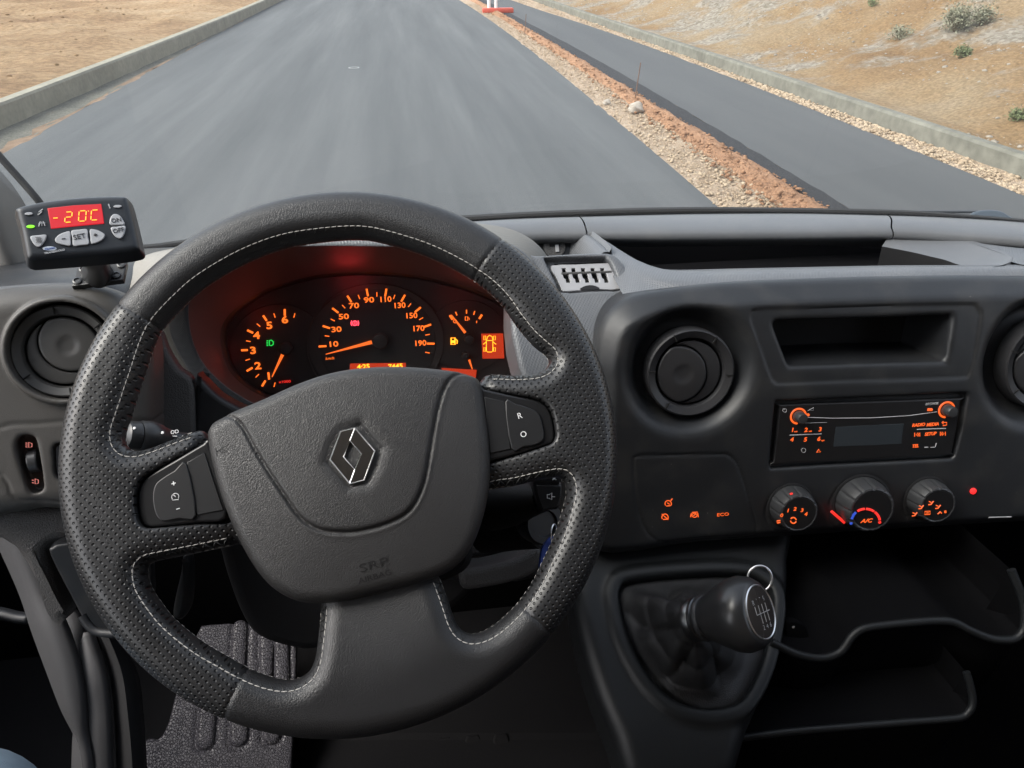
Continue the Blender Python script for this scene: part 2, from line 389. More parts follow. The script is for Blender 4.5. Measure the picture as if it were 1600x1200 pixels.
M_GREYV = noise_col('grey_verge', [(0.3, (0.120, 0.120, 0.104)), (0.6, (0.168, 0.164, 0.136)), (0.75, (0.240, 0.184, 0.136))], 2.2, 0.95, ((40, 0.9, 0.03),), mix2=(40, 0.8, 1.2, 1, (1, 1, 1)))
M_CONC = noise_col('concrete', [(0.3, (0.218, 0.205, 0.162)), (0.7, (0.291, 0.275, 0.216))], 2.0, 0.9, ((35, 0.3, 0.01),), (1, 1, 1), 8, (14, 0.92, 1.08, 1, (1, 1, 1)))
n, l = nodes(M_BANK); b = n['Principled BSDF']; src = b.inputs['Base Color'].links[0].from_socket       # broad patches of grey rubble on the earth
tb = n.new('ShaderNodeTexNoise'); tb.inputs['Scale'].default_value = 0.38; tb.inputs['Detail'].default_value = 7; tb.inputs['Roughness'].default_value = 0.7
tcb = n.new('ShaderNodeTexCoord'); l.new(tcb.outputs['Object'], tb.inputs['Vector'])
rb = n.new('ShaderNodeMapRange'); rb.inputs['From Min'].default_value = 0.50; rb.inputs['From Max'].default_value = 0.58; l.new(tb.outputs['Fac'], rb.inputs['Value'])
vb = n.new('ShaderNodeTexVoronoi'); vb.inputs['Scale'].default_value = 16; l.new(tcb.outputs['Object'], vb.inputs['Vector'])
cb = n.new('ShaderNodeValToRGB'); l.new(vb.outputs['Color'], cb.inputs['Fac']); cb.color_ramp.elements[0].color = (0.15, 0.125, 0.09, 1); cb.color_ramp.elements[1].color = (0.36, 0.325, 0.265, 1)
mb = n.new('ShaderNodeMix'); mb.data_type = 'RGBA'; l.new(rb.outputs[0], mb.inputs['Factor']); l.new(src, mb.inputs['A']); l.new(cb.outputs['Color'], mb.inputs['B']); l.new(mb.outputs['Result'], b.inputs['Base Color'])
# the ground sheet, to the horizon
gz = -0.03
mesh('ground', [(-900, -60, gz), (900, -60, gz), (900, 1800, gz), (-900, 1800, gz)], [(0, 1, 2, 3)], M_SAND)['kind'] = 'structure'
def curve_to(px_pts, z=0.0, y_far=400.0, y_near=-12.0, straighten=0.6):
    g = np.array([ground(x, y, z) for x, y in px_pts]); g = g[np.argsort(g[:, 1])]
    d0 = g[1]-g[0]; d0 /= d0[1]; d1 = g[-1]-g[-2]; d1 /= d1[1]
    return g, d0, d1
def line_x(px_pts, z=0.0, far_slope=None):
    g = np.array([ground(x, y, z) for x, y in px_pts]); g = g[np.argsort(g[:, 1])]
    s0 = np.polyfit(g[:3, 1], g[:3, 0], 1)[0] if len(g) > 2 else (g[1, 0]-g[0, 0])/(g[1, 1]-g[0, 1])
    s1 = far_slope if far_slope is not None else (g[-1, 0]-g[-3, 0])/(g[-1, 1]-g[-3, 1])
    c = np.polyfit(g[:, 1], g[:, 0], 2 if len(g) > 4 else 1)
    def f(y):
        y = np.asarray(y, float); yc = np.clip(y, g[0, 1], g[-1, 1])
        return np.polyval(c, yc)+np.where(y < g[0, 1], (y-g[0, 1])*s0, 0)+np.where(y > g[-1, 1], (y-g[-1, 1])*s1, 0)
    return f, g
YS = np.concatenate([np.linspace(-14, 2, 9), np.geomspace(2.5, 400, 150)])
L_EDGE, gl = line_x([(0, 242), (100, 187), (220, 120), (300, 75), (440, 0)])
R_EDGE, gr = line_x([(717, 0), (790, 48), (880, 121), (970, 194), (1037, 247), (1127, 329)])
print('road width', R_EDGE(7)-L_EDGE(7), R_EDGE(15)-L_EDGE(15), 'left', gl[0], gl[-1], 'right', gr[0], gr[-1])
E2L, g2 = line_x([(835, 50), (925, 110), (1015, 152), (1127, 225), (1206, 270), (1296, 332)])
E2D, g3 = line_x([(845, 46), (925, 93), (1015, 136), (1150, 219), (1223, 264), (1335, 332)])
E2R, g4 = line_x([(850, 18), (950, 50), (1066, 93), (1206, 146), (1403, 222), (1600, 308)])
KB, g5 = line_x([(850, 8), (925, 33), (1094, 97), (1262, 160), (1431, 216), (1600, 276)])
print('2L', [E2L(y) for y in (6, 12, 25)], '2D', [E2D(y) for y in (6, 12, 25)], '2R', [E2R(y) for y in (6, 12, 25)], 'KB', [KB(y) for y in (6, 12, 25)])
KL, g6 = line_x([(0, 205), (90, 160), (215, 107), (360, 42), (430, 6)])
print('KL', [KL(y) for y in (6, 12, 25)])
def strip(name, fa, fb, z, m, nx=1, rough=0.0, za=None, zb=None, seed=1, parent=None, jag=0.0, hum=None):
    rng = np.random.RandomState(seed); rows = []
    for y in YS:
        a, b = float(fa(y)), float(fb(y)); 
        if jag: a += rng.uniform(-jag, jag); b += rng.uniform(-jag, jag)
        t = np.linspace(0, 1, nx+1)
        zz = (za if za is not None else z)*(1-t)+(zb if zb is not None else z)*t
        if hum: zz = zz+hum*np.sin(t*math.pi)
        if rough: zz = zz+np.where((t > 0) & (t < 1), rng.uniform(-rough, rough, nx+1), 0)
        rows.append(np.stack([a+(b-a)*t, np.full(nx+1, y), zz], -1))
    A = np.array(rows); o = mesh(name, A.reshape(-1, 3), grid_faces(len(YS), nx+1), m, parent, None, 60)
    o['kind'] = 'structure'; return o
strip('main_road', L_EDGE, R_EDGE, 0.0, M_ASPH, 2)
strip('second_road', E2D, E2R, 0.0, M_ASPH2, 2)
strip('fresh_asphalt_edge', lambda y: E2L(y)-0.02, E2D, 0.004, M_TAR, 3, 0.012, jag=0.02, seed=3)
strip('left_verge', lambda y: KL(y)-0.05, lambda y: L_EDGE(y)+0.05, -0.012, M_GREYV, 4, 0.012, seed=5)
strip('left_verge_earth', lambda y: KL(y)*0.22+L_EDGE(y)*0.78, lambda y: L_EDGE(y)+0.02, -0.004, noise_col('dusty_earth', [(0.3, (0.17, 0.12, 0.085)), (0.7, (0.30, 0.21, 0.14))], 3, 0.95, ((30, 1.0, 0.03),)), 3, 0.015, jag=0.07, seed=15)
strip('median_gravel', lambda y: R_EDGE(y)-0.06, lambda y: R_EDGE(y)*0.38+E2L(y)*0.62, -0.008, M_GRAV, 6, 0.018, jag=0.02, seed=7)
strip('median_earth', lambda y: R_EDGE(y)*0.42+E2L(y)*0.58, E2L, 0.0, M_ORAN, 8, 0.02, za=-0.01, zb=0.0, jag=0.03, seed=8, hum=0.07)
strip('right_verge', lambda y: E2R(y)-0.05, lambda y: KB(y)+0.1, -0.008, M_GRAV, 5, 0.02, jag=0.02, seed=9)
gm = ground(553, 106); tube('survey_mark', [(gm[0]+0.09*math.cos(t), gm[1]+0.09*math.sin(t), 0.004) for t in np.linspace(0, 2*math.pi, 20, endpoint=False)], 0.012, mat('pale_paint', (0.35, 0.37, 0.36), 0.8), None, 6, True, flat=0.2)['kind'] = 'structure'
# kerb walls
M_CONC2 = noise_col('old_concrete', [(0.3, (0.13, 0.128, 0.105)), (0.7, (0.19, 0.187, 0.155))], 2.0, 0.9, ((35, 0.3, 0.01),), (1, 1, 1), 8, (9, 0.85, 1.12, 1, (1, 1, 1)))
def kerb(name, f, side, hgt, wid, label, m=None):
    rows = []
    for y in YS:
        x = float(f(y)); s = side
        rows.append([(x, y, -0.1), (x+0.01*s, y, hgt-0.03), (x+0.03*s, y, hgt), (x+wid*s-0.02*s, y, hgt), (x+wid*s, y, hgt-0.02), (x+wid*s, y, -0.1)])
    A = np.array(rows); root = mesh(name, A.reshape(-1, 3), grid_faces(len(YS), 6), m or M_CONC, None, None, 30)
    return tag(root, label, 'kerb')
kerb('concrete_kerb', KL, -1, 0.27, 0.20, 'pale concrete kerb wall running along the sand on the left of the road')
kerb('concrete_kerb', KB, 1, 0.19, 0.16, 'low concrete kerb at the foot of the stony bank on the right', M_CONC2)
def fbm(x, y, seed=0, octs=6, base=0.25):
    r = np.random.RandomState(seed); z = np.zeros_like(x); a = 1.0; f = base
    for _ in range(octs):
        for _ in range(3):
            t = r.uniform(0, 6.28); p = r.uniform(0, 6.28); z += a*np.sin((x*math.cos(t)+y*math.sin(t))*f*6.28+p+1.3*np.sin((x*math.sin(t)-y*math.cos(t))*f*4.1))/3
        a *= 0.52; f *= 2.07
    return z
def terrain(name, f, side, off, m, hfun, xmax, nx, seed):
    ys = np.concatenate([np.linspace(-14, 3, 24), np.geomspace(3.2, 400, 330)]); ds = np.geomspace(0.02, xmax, nx)-0.02
    Y, D_ = np.meshgrid(ys, ds, indexing='ij'); X = f(ys)[:, None]+side*(off+D_)
    Z = hfun(D_, X, Y)
    return tag(mesh(name, np.stack([X, Y, Z], -1).reshape(-1, 3), grid_faces(len(ys), nx), m, None, None, 60), kind='structure')
def h_left(d, x, y):
    fade = np.clip(d/1.0, 0, 1); slope = np.clip((d-7.5-1.5*np.sin(y*0.12))/6, 0, 4)
    return 0.235+fade*(0.06+0.05*np.clip(d/4, 0, 1))*fbm(x, y, 3, 7, 0.16)+0.09*fade+slope*1.6*(1+0.15*fbm(x, y, 4, 5, 0.1))
def h_right(d, x, y):
    fade = np.clip(d/0.8, 0, 1); t = np.clip(d-0.4, 0, 16)
    return 0.15+0.02*fade+0.40*t*(0.55+0.45*np.clip(t/4, 0, 1))+fade*(0.06+0.04*np.clip(t, 0, 4))*fbm(x, y, 9, 8, 0.24)
terrain('sand_field', KL, -1, 0.19, M_SAND, h_left, 90, 150, 1)
terrain('stony_embankment', KB, 1, 0.15, M_BANK, h_right, 90, 170, 2)
# loose stones as one body of stuff each: gravel on the median, on the verge, on the bank
M_STONE = noise_col('limestone', [(0.3, (0.282, 0.210, 0.138)), (0.7, (0.431, 0.346, 0.245))], 3, 0.9, ((60, 0.6, 0.01),))
ICO = bmesh.new(); bmesh.ops.create_icosphere(ICO, subdivisions=1, radius=1); IV = np.array([v.co for v in ICO.verts]); IF = np.array([[v.index for v in f.verts] for f in ICO.faces]); ICO.free()
def stones(name, P, S, seed, m=M_STONE):
    r = np.random.RandomState(seed); n = len(P)
    jit = 1+r.uniform(-0.28, 0.28, (n, len(IV), 1)); sc = S[:, None, None]*r.uniform(0.6, 1.2, (n, 1, 3)); sc[..., 2] *= 0.6
    a = r.uniform(0, 6.28, n); c, s = np.cos(a), np.sin(a); v = IV[None]*jit*sc
    x = v[..., 0]*c[:, None]-v[..., 1]*s[:, None]; y = v[..., 0]*s[:, None]+v[..., 1]*c[:, None]
    V_ = np.stack([x, y, v[..., 2]], -1)+P[:, None]
    Q_ = (IF[None]+np.arange(n)[:, None, None]*len(IV)).reshape(-1, 3)
    o = quick_mesh(name, V_.reshape(-1, 3), Q_, m); o['kind'] = 'stuff'; return o
rs = np.random.RandomState(5)
n = 9000; y = 3.2*np.exp(rs.uniform(0, 2.3, n)); t = rs.uniform(0.0, 0.62, n)**0.9
x = R_EDGE(y)*(1-t)+E2L(y)*t; stones('loose_stones', np.stack([x, y, np.full(n, 0.004)], -1), 0.007+0.022*rs.random(n)**6, 1)
n = 1800; y = 3.2*np.exp(rs.uniform(0, 2.2, n)); t = rs.uniform(0.42, 1.0, n)
x = R_EDGE(y)*(1-t)+E2L(y)*t; stones('earth_clods', np.stack([x, y, 0.02+0.05*np.sin((t-0.42)/0.58*math.pi)], -1), 0.010+0.03*rs.random(n)**4, 4, M_ORAN)
n = 5000; y = 4.5*np.exp(rs.uniform(0, 2.2, n)); t = rs.random(n)
x = E2R(y)*(1-t)+KB(y)*t; stones('verge_stones', np.stack([x, y, np.full(n, 0.0)], -1), 0.010+0.03*rs.random(n)**3, 2)
n = 20000; y = 4.5*np.exp(rs.uniform(0, 2.4, n)); d = 0.05+12*rs.random(n)**1.8
keep = fbm(d*0.5, y*0.35, 21, 3, 0.3)+rs.uniform(-0.3, 0.3, n)-0.03*d > 0.12; y, d = y[keep], d[keep]
x = KB(y)+0.15+d; stones('bank_stones', np.stack([x, y, h_right(d, x, y)], -1), 0.008+0.032*rs.random(len(y))**4, 3, noise_col('bank_rubble', [(0.3, (0.22, 0.19, 0.15)), (0.7, (0.35, 0.32, 0.265))], 2, 0.9, ((60, 0.6, 0.01),)))
n = 1500; y = 5*np.exp(rs.uniform(0, 2.3, n)); d = 0.3+9*rs.random(n)
x = KL(y)-0.19-d; stones('sand_clods', np.stack([x, y, h_left(d, x, y)], -1), 0.010+0.05*rs.random(n)**4, 6, M_SAND)
# rock on the median
def rock(px, py, wpx, label):
    g = ground(px, py); s = wpx/2*np.dot(g-CAM, CF)/FOC; r = np.random.RandomState(4)
    bm = bmesh.new(); bmesh.ops.create_icosphere(bm, subdivisions=3, radius=1)
    for v in bm.verts:
        c = v.co.copy(); k = 1+0.16*math.sin(3.1*c.x+1.2)*math.cos(2.7*c.y)+0.10*math.sin(6*c.z+4*c.x)
        v.co = Vector((c.x*s*k, c.y*s*0.85*k, max(c.z, -0.4)*s*0.75*k))
    o = from_bm('rock', bm, mat('pale_rock', (0.34, 0.30, 0.25), 0.9, bump=[('noise', 40, 0.5, 0.01)], vary=0.15, vscale=9), None, Matrix.Translation((g[0], g[1], s*0.45)), 35)
    return tag(o, label, 'rock')
rock(993, 176, 26, 'pale rounded rock lying on the gravel beside the nearer iron rod')
rock(948, 164, 14, 'small flat whitish stone left of the rounded rock on the median')
# iron rods
M_RUST = mat('rusty_iron', (0.10, 0.055, 0.035), 0.8, vary=0.3, vscale=60)
def rod(px, py, topx, topy, label):
    g = ground(px, py); dep = np.dot(g-CAM, CF); t = pt(topx, topy, dep)
    return tag(tube('iron_rod', np.linspace(g-np.array([0, 0, 0.05]), t, 8), 0.008, M_RUST, None, 8), label, 'rod', 'iron rods marking the median')
rod(991, 160, 1001, 98, 'rusty iron rod leaning in the median earth above the pale rock')
rod(820, 54, 822, 22, 'far rusty iron rod standing near the red barrier foot')
# the barrier: red foot with white posts
gb = ground(778, 20); db = np.dot(gb-CAM, CF); k = db/FOC
bar = empty('road_barrier', (gb[0], gb[1], 0), 'road barrier with orange red foot and white posts at the end of the median', 'barrier')
M_REDP = mat('red_plastic', (0.50, 0.075, 0.04), 0.5, vary=0.12, vscale=5); M_WHP = mat('white_plastic', (0.80, 0.78, 0.74), 0.5)
box('foot', -24*k, 24*k, -7*k, 7*k, 0.0, 7*k, M_REDP, bar, Matrix.Translation((gb[0], gb[1], 0)), 0.03)
for dx in (-14, -3):
    p = tube('post', [(gb[0]+dx*k, gb[1], 6*k), (gb[0]+dx*k, gb[1], 48*k)], 2.6*k, M_WHP, bar, 16)
for z in (30, 43): box('white_board', -22*k, 12*k, -0.8*k-3*k, 0.8*k-3*k, z*k-3*k, z*k+3*k, M_WHP, bar, Matrix.Translation((gb[0], gb[1], 0)), 0.005)
# shrubs on the bank
M_LEAF = mat('shrub_leaf', (0.13, 0.155, 0.07), 0.8, vary=0.35, vscale=3); M_LEAF2 = mat('dusty_leaf', (0.20, 0.20, 0.135), 0.85, vary=0.3, vscale=3); M_TWIG = mat('twig', (0.16, 0.12, 0.08), 0.9)
def bank_point(px, py):
    d = ray(px, py); t = 5.0
    for _ in range(400):
        p = CAM+d*t; dd = p[0]-float(KB(p[1]))-0.15
        if dd > 0 and p[2] <= float(h_right(np.array([dd]), np.array([p[0]]), np.array([p[1]]))[0]): break
        t += 0.05
    return p, t
def shrub(px, py, wpx, hpx, m, label, seed, n=260, k_=2):
    p, t = bank_point(px, py+hpx/2); s = wpx*t/FOC/2; h = hpx*t/FOC; r = np.random.RandomState(seed)
    root = empty('shrub', p, label, 'shrub', 'shrubs on the bank')
    n *= k_; C = r.normal(0, 0.42, (n, 3))*[s, s, h*0.45]+[0, 0, h*0.45]; C[:, 2] = np.abs(C[:, 2]); vs = []; fs = []
    L = 0.012+0.030*s
    for i, c in enumerate(C):
        a = r.normal(0, 1, 3); a /= np.linalg.norm(a); b = np.cross(a, r.normal(0, 1, 3)); b /= np.linalg.norm(b); l = L*r.uniform(0.6, 1.5)
        q = [c-a*l, c+b*l*0.45, c+a*l, c-b*l*0.45]; vs += [p+x for x in q]; fs.append(tuple(range(4*i, 4*i+4)))
    mesh('foliage', vs, fs, m, root)
    mesh('stem', *merge([tube_mesh([p-np.array([0, 0, 0.03]), p+C[i]*0.55, p+C[i]], 0.006, 4) for i in range(0, n, n//14)]), M_TWIG, root)
shrub(1492, 28, 46, 44, M_LEAF2, 'large dusty green shrub high on the stony bank', 1, 900)
shrub(1532, 25, 40, 34, M_LEAF2, 'dry sparse shrub right of the large dusty shrub', 2, 450)
shrub(1405, 50, 40, 26, M_LEAF2, 'thin low shrub left of the large shrub on the bank', 3, 240)
shrub(1503, 80, 28, 22, M_LEAF, 'small bright green shrub below the large dusty one', 4, 380)
shrub(1590, 178, 34, 20, M_LEAF, 'green tuft low on the bank close to the kerb', 5, 320)
shrub(1362, 3, 18, 14, M_LEAF, 'tiny green tuft at the top of the stony bank', 6, 120)

# ================================================================ STEERING WHEEL
def leather(name, col, rough, scale, st, dots=False, spec=0.5):
    m = mat(name, col, rough, spec=spec, bump=[('cells', scale, st, 0.0009)] if not dots else [('noise', 900, 0.10, 0.0004)], vary=0.10, vscale=14, rvary=0.05)
    if dots:
        n, l = nodes(m); b = n['Principled BSDF']; uv = n.new('ShaderNodeUVMap'); sp = n.new('ShaderNodeVectorMath'); sp.operation = 'DIVIDE'
        sp.inputs[1].default_value = (0.0052, 0.0060, 1); l.new(uv.outputs[0], sp.inputs[0]); ds = []
        for off in (0.0, 0.5):
            a = n.new('ShaderNodeVectorMath'); a.operation = 'ADD'; a.inputs[1].default_value = (off, off, 0); l.new(sp.outputs[0], a.inputs[0])
            fr_ = n.new('ShaderNodeVectorMath'); fr_.operation = 'FRACTION'; l.new(a.outputs[0], fr_.inputs[0])
            s2 = n.new('ShaderNodeVectorMath'); s2.operation = 'SUBTRACT'; s2.inputs[1].default_value = (0.5, 0.5, 0); l.new(fr_.outputs[0], s2.inputs[0])
            s3 = n.new('ShaderNodeVectorMath'); s3.operation = 'MULTIPLY'; s3.inputs[1].default_value = (0.0052, 0.0060, 0); l.new(s2.outputs[0], s3.inputs[0])
            ln = n.new('ShaderNodeVectorMath'); ln.operation = 'LENGTH'; l.new(s3.outputs[0], ln.inputs[0]); ds.append(ln.outputs['Value'])
        mn = n.new('ShaderNodeMath'); mn.operation = 'MINIMUM'; l.new(ds[0], mn.inputs[0]); l.new(ds[1], mn.inputs[1])
        mr = n.new('ShaderNodeMapRange'); mr.interpolation_type = 'SMOOTHSTEP'; mr.inputs['From Min'].default_value = 0.0004; mr.inputs['From Max'].default_value = 0.0011
        l.new(mn.outputs[0], mr.inputs['Value'])
        bp = n.new('ShaderNodeBump'); bp.inputs['Strength'].default_value = 1.0; bp.inputs['Distance'].default_value = 0.0012; l.new(mr.outputs[0], bp.inputs['Height'])
        src = b.inputs['Normal'].links[0].from_socket; l.new(src, bp.inputs['Normal']); l.new(bp.outputs[0], b.inputs['Normal'])
        base = b.inputs['Base Color'].links[0].from_socket; mh = n.new('ShaderNodeMix'); mh.data_type = 'RGBA'; mh.inputs['A'].default_value = (0.004, 0.004, 0.004, 1)
        l.new(mr.outputs[0], mh.inputs['Factor']); l.new(base, mh.inputs['B']); l.new(mh.outputs['Result'], b.inputs['Base Color'])
    return m
M_PERF = leather('perforated_leather', (0.021, 0.021, 0.022), 0.36, 0, 0, True)
M_GRAIN = leather('grain_leather', (0.019, 0.019, 0.020), 0.38, 640, 0.24)
M_COVER = leather('airbag_plastic', (0.026, 0.025, 0.025), 0.38, 720, 0.30)
M_LETTER = mat('shaded_letter', (0.005, 0.0045, 0.0045), 0.7)  # dark shading of the moulded letters is put into this colour
M_THREAD = mat('white_thread', (0.46, 0.44, 0.41), 0.8)
M_DTHREAD = mat('dark_thread', (0.02, 0.02, 0.02), 0.8)
M_GLOSS = mat('gloss_black_plastic', (0.012, 0.012, 0.013), 0.30, bump=[('noise', 1500, 0.03, 0.0003)])
M_GLOSS2 = mat('switch_plastic', (0.016, 0.016, 0.017), 0.38)
M_CHROME = mat('chrome', (0.90, 0.90, 0.91), 0.38, metal=1.0)
M_DCHROME = mat('dark_chrome', (0.72, 0.70, 0.69), 0.18, metal=1.0)
M_WHITE = mat('white_print', (0.75, 0.75, 0.75), 0.6)
M_BLACKRUB = mat('black_rubber', (0.012, 0.012, 0.012), 0.7)

W = Frame((-0.0533, 0.4568, CAMZ-0.3113), 42)
R_OUT, TUBE = 0.195, 0.0165
holeA = [(316, 672), (298, 674), (272, 684), (240, 698), (216, 705), (203, 702), (195, 690), (196, 672), (203, 652), (212, 624), (220, 600), (228, 576), (238, 546), (252, 516), (280, 484), (320, 448), (380, 412), (440, 388), (500, 377), (560, 373), (600, 379), (660, 397), (712, 421), (756, 449), (784, 476), (808, 510), (834, 540), (852, 554), (858, 566), (850, 579), (834, 585), (800, 586), (760, 584), (740, 600), (640, 620), (560, 620), (440, 660), (340, 700)]
holeB = [(370, 850), (357, 853), (297, 866), (253, 875), (236, 880), (230, 890), (234, 914), (253, 944), (275, 970), (316, 1003), (357, 1027), (392, 1046), (427, 1059), (457, 1062), (480, 1052), (492, 1031), (497, 992), (500, 948), (495, 900), (440, 890), (400, 870)]
holeC = [(682, 895), (688, 905), (701, 940), (712, 972), (725, 987), (743, 990), (769, 979), (803, 949), (829, 914), (847, 879), (868, 832), (879, 797), (885, 770), (882, 753), (871, 746), (838, 751), (803, 759), (769, 764), (735, 780), (715, 850), (700, 880)]
HP = [W.poly(h) for h in (holeA, holeB, holeC)]
HS = [smooth(h, 3) for h in HP]
HD = [Poly2D(h, 0.0015, 0.02) for h in HS]
PODR = Poly2D(smooth(W.poly([(740, 600), (757, 608), (798, 617), (833, 624), (849, 631), (858, 642), (863, 657), (866, 677), (864, 688), (854, 695), (810, 709), (766, 720), (740, 724)], 0.009), 3))
PODL = Poly2D(smooth(W.poly([(330, 683), (317, 693), (273, 719), (237, 740), (221, 755), (215.5, 779), (220, 812), (231, 823), (255, 822), (310, 816), (365, 808), (355, 750)], 0.009), 3))
def ang(px, py): u, v = W.uv(px, py); return math.atan2(v, u)
SEAM = [ang(214, 493), ang(771, 396), ang(369, 1087), ang(835, 967)]      # top left, top right, bottom left, bottom right
print('seams', [round(math.degrees(a)) for a in SEAM])
def wheel_d2(u, v):
    d = np.hypot(u, v)-R_OUT
    for h in HD: d = smax(d, -h(u, v), 0.004)
    return d
def wheel_wc(u, v):
    rho = np.hypot(u, v); t = np.clip((0.165-rho)/0.09, 0, 1); t = t*t*(3-2*t); return -0.012*t
def wheel_sdf(u, v, w):
    d2 = wheel_d2(u, v); wc = wheel_wc(u, v)
    d = ext(d2, w-wc, TUBE*0.97, TUBE*0.965)
    for h in (PODR, PODL): d = smax(d, -np.maximum(h(u, v)-0.0008, 0.0005-w), 0.0025)
    th = np.arctan2(v, u); rho = np.hypot(u, v)
    for a in SEAM:
        s = np.abs(np.sin((th-a)))*rho; s = np.where(np.cos(th-a) < 0, 9, s)
        d = d+0.0011*np.exp(-(s/0.0011)**2)*(rho > 0.14)
    return d
V, Q = sdf_verts(wheel_sdf, (-0.2, -0.2, -0.034), (0.2, 0.2, 0.024), 0.0014)
rho = np.hypot(V[:, 0], V[:, 1]); th = np.arctan2(V[:, 1], V[:, 0]); RM = R_OUT-TUBE
phi = np.arctan2(rho-RM, np.maximum(V[:, 2], -0.02)); inner = rho < RM-TUBE
s = np.where(rho > RM-TUBE*0.72, RM+TUBE*np.arctan2(rho-RM, V[:, 2]), rho+0.0)
s0 = RM+TUBE*math.atan2(-0.72, 0.69); s = np.where(rho <= RM-TUBE*0.72, s0-(RM-TUBE*0.72-rho), s)
UVw = np.stack([s*np.cos(th), s*np.sin(th)], -1)
fc = V[Q].mean(1); ft = np.arctan2(fc[:, 1], fc[:, 0])
def between(t, a, b): return ((t-a) % (2*math.pi)) < ((b-a) % (2*math.pi))
wheel = empty('steering_wheel', W.o, 'black leather steering wheel with white stitching and a diamond badge, turned slightly left', 'steering wheel')
sections = [('rim_cover', between(ft, SEAM[1], SEAM[0]), M_GRAIN, 'smooth grained leather over the top of the rim'),
            ('grip_cover', between(ft, SEAM[0], SEAM[2]), M_PERF, 'perforated leather on the left side and left spoke'),
            ('rim_cover', between(ft, SEAM[2], SEAM[3]), M_GRAIN, 'smooth grained leather over the bottom spoke and rim'),
            ('grip_cover', between(ft, SEAM[3], SEAM[1]), M_PERF, 'perforated leather on the right side and right spoke')]
for nm, mk, mm, lb in sections:
    v_, q_, ids = subset(V, Q, mk)
    o = quick_mesh(nm, v_, q_, mm, wheel, W.M, uv=UVw[ids]); o['label'] = lb
def on_surface(u, v, start=0.03):
    u = np.asarray(u, float); v = np.asarray(v, float); w = np.full(u.shape, start)
    for _ in range(40):
        d = wheel_sdf(u, v, w); w = w-np.maximum(d, -0.0005)*0.8
    return w
def stitches(P, length, gap, rad, n=5):
    P = np.asarray(P); L = np.concatenate([[0], np.cumsum(np.linalg.norm(np.diff(P, axis=0), axis=1))]); out = []
    t = 0.0; i = 0
    while t+length < L[-1]:
        q = np.array([[np.interp(t+length*k/3, L, P[:, c]) for c in range(3)] for k in range(4)])
        sd = np.cross(q[3]-q[0], (0, 0, 1.0)); sd /= np.linalg.norm(sd)+1e-9
        q[0] += sd*rad*0.35; q[3] -= sd*rad*0.35
        out.append(tube_mesh(q, [rad*0.55, rad, rad, rad*0.55], n)); t += length+gap; i += 1
    return merge(out)
def run_of(hole, k0, k1):
    h = smooth(np.array(hole), 6); n = len(h)
    i0, i1 = k0*6, k1*6
    return np.array([h[i % n] for i in range(i0, i1+1)]), h
def offset_out(P, full, d):
    T = np.gradient(P, axis=0); T /= np.linalg.norm(T, axis=1)[:, None]+1e-12
    Nn = np.stack([T[:, 1], -T[:, 0]], -1)
    area = np.sum(full[:, 0]*np.roll(full[:, 1], -1)-np.roll(full[:, 0], -1)*full[:, 1])
    if area < 0: Nn = -Nn
    return P+Nn*d
def seam_line(hole, k0, k1, d, w=None):
    P, full = run_of(hole, k0, k1)
    Q_ = offset_out(P, full, d); Q_ = resample(smooth(resample(Q_, 60, False), 3, False), 500, False)
    ww = on_surface(Q_[:, 0], Q_[:, 1]) if w is None else np.full(len(Q_), w)
    return np.concatenate([Q_, (ww+0.0001)[:, None]], 1)
runs = [(HP[0], 1, 32), (HP[1], 1, 17), (HP[2], 1, 19)]
pv = []; dv = []
for hp, a, b in runs:
    pv.append(stitches(seam_line(hp, a, b, 0.0052), 0.0036, 0.0009, 0.00037))
    pv.append(stitches(seam_line(hp, a, b, 0.0004, -0.003), 0.0030, 0.0016, 0.00032))
    A = seam_line(hp, a, b, 0.0046); B = seam_line(hp, a, b, 0.0004, -0.002)
    LL = np.linalg.norm(np.diff(A, axis=0), axis=1).sum(); nz = int(LL/0.0036)
    ia = np.linspace(0, len(A)-1, nz).astype(int)
    for k in range(nz-1):
        x, y = (A[ia[k]], B[ia[k+1]]) if k % 2 == 0 else (B[ia[k]], A[ia[k+1]])
        md_ = (x+y)/2; md_[2] = max(md_[2], 0)+0.0030
        dv.append(tube_mesh([x, md_, y], 0.00045, 4))
o = mesh('stitching', *merge(pv), M_THREAD, wheel, W.M, 60); o['kind'] = 'stuff'; o['label'] = 'white stitches along the inner edge of the rim'
o = mesh('lacing', *merge(dv), M_DTHREAD, wheel, W.M, 60); o['kind'] = 'stuff'; o['label'] = 'dark cross lacing between the stitch rows'
# airbag cover
WC = 0.018
cov = W.poly([(318, 672), (330, 655), (362, 640), (410, 621), (460, 599), (510, 582), (560, 573), (620, 570), (680, 573), (728, 579), (748, 588), (757, 610), (762, 650), (767, 700), (766, 755), (757, 805), (738, 855), (708, 890), (660, 910), (600, 925), (540, 940), (500, 944), (462, 941), (425, 922), (398, 893), (375, 855), (352, 805), (335, 755), (322, 705)], WC)
COV = Poly2D(smooth(cov, 3))
groove = smooth(W.poly([(320, 668), (326, 656), (342, 649), (362, 652), (380, 668), (400, 704), (424, 742), (452, 784), (468, 806), (483, 819), (504, 829), (530, 832), (557, 831), (590, 824), (617, 814), (634, 804), (647, 790), (658, 768), (665, 745), (672, 705), (679, 665), (686, 632), (696, 603), (709, 587), (726, 581), (750, 584)], WC), 4, False)
G_in = list(groove)+[np.array(q) for q in W.poly([(760, 560), (560, 545), (320, 630)], WC)]
GIN = Poly2D(G_in, 0.001)
emb = W.poly([(563, 661), (597, 700), (590, 730), (574, 756), (546, 761), (509, 722), (517, 695), (532, 673)], WC+0.006)
EMB = Poly2D(emb, 0.001)
cc = np.mean(cov, 0)
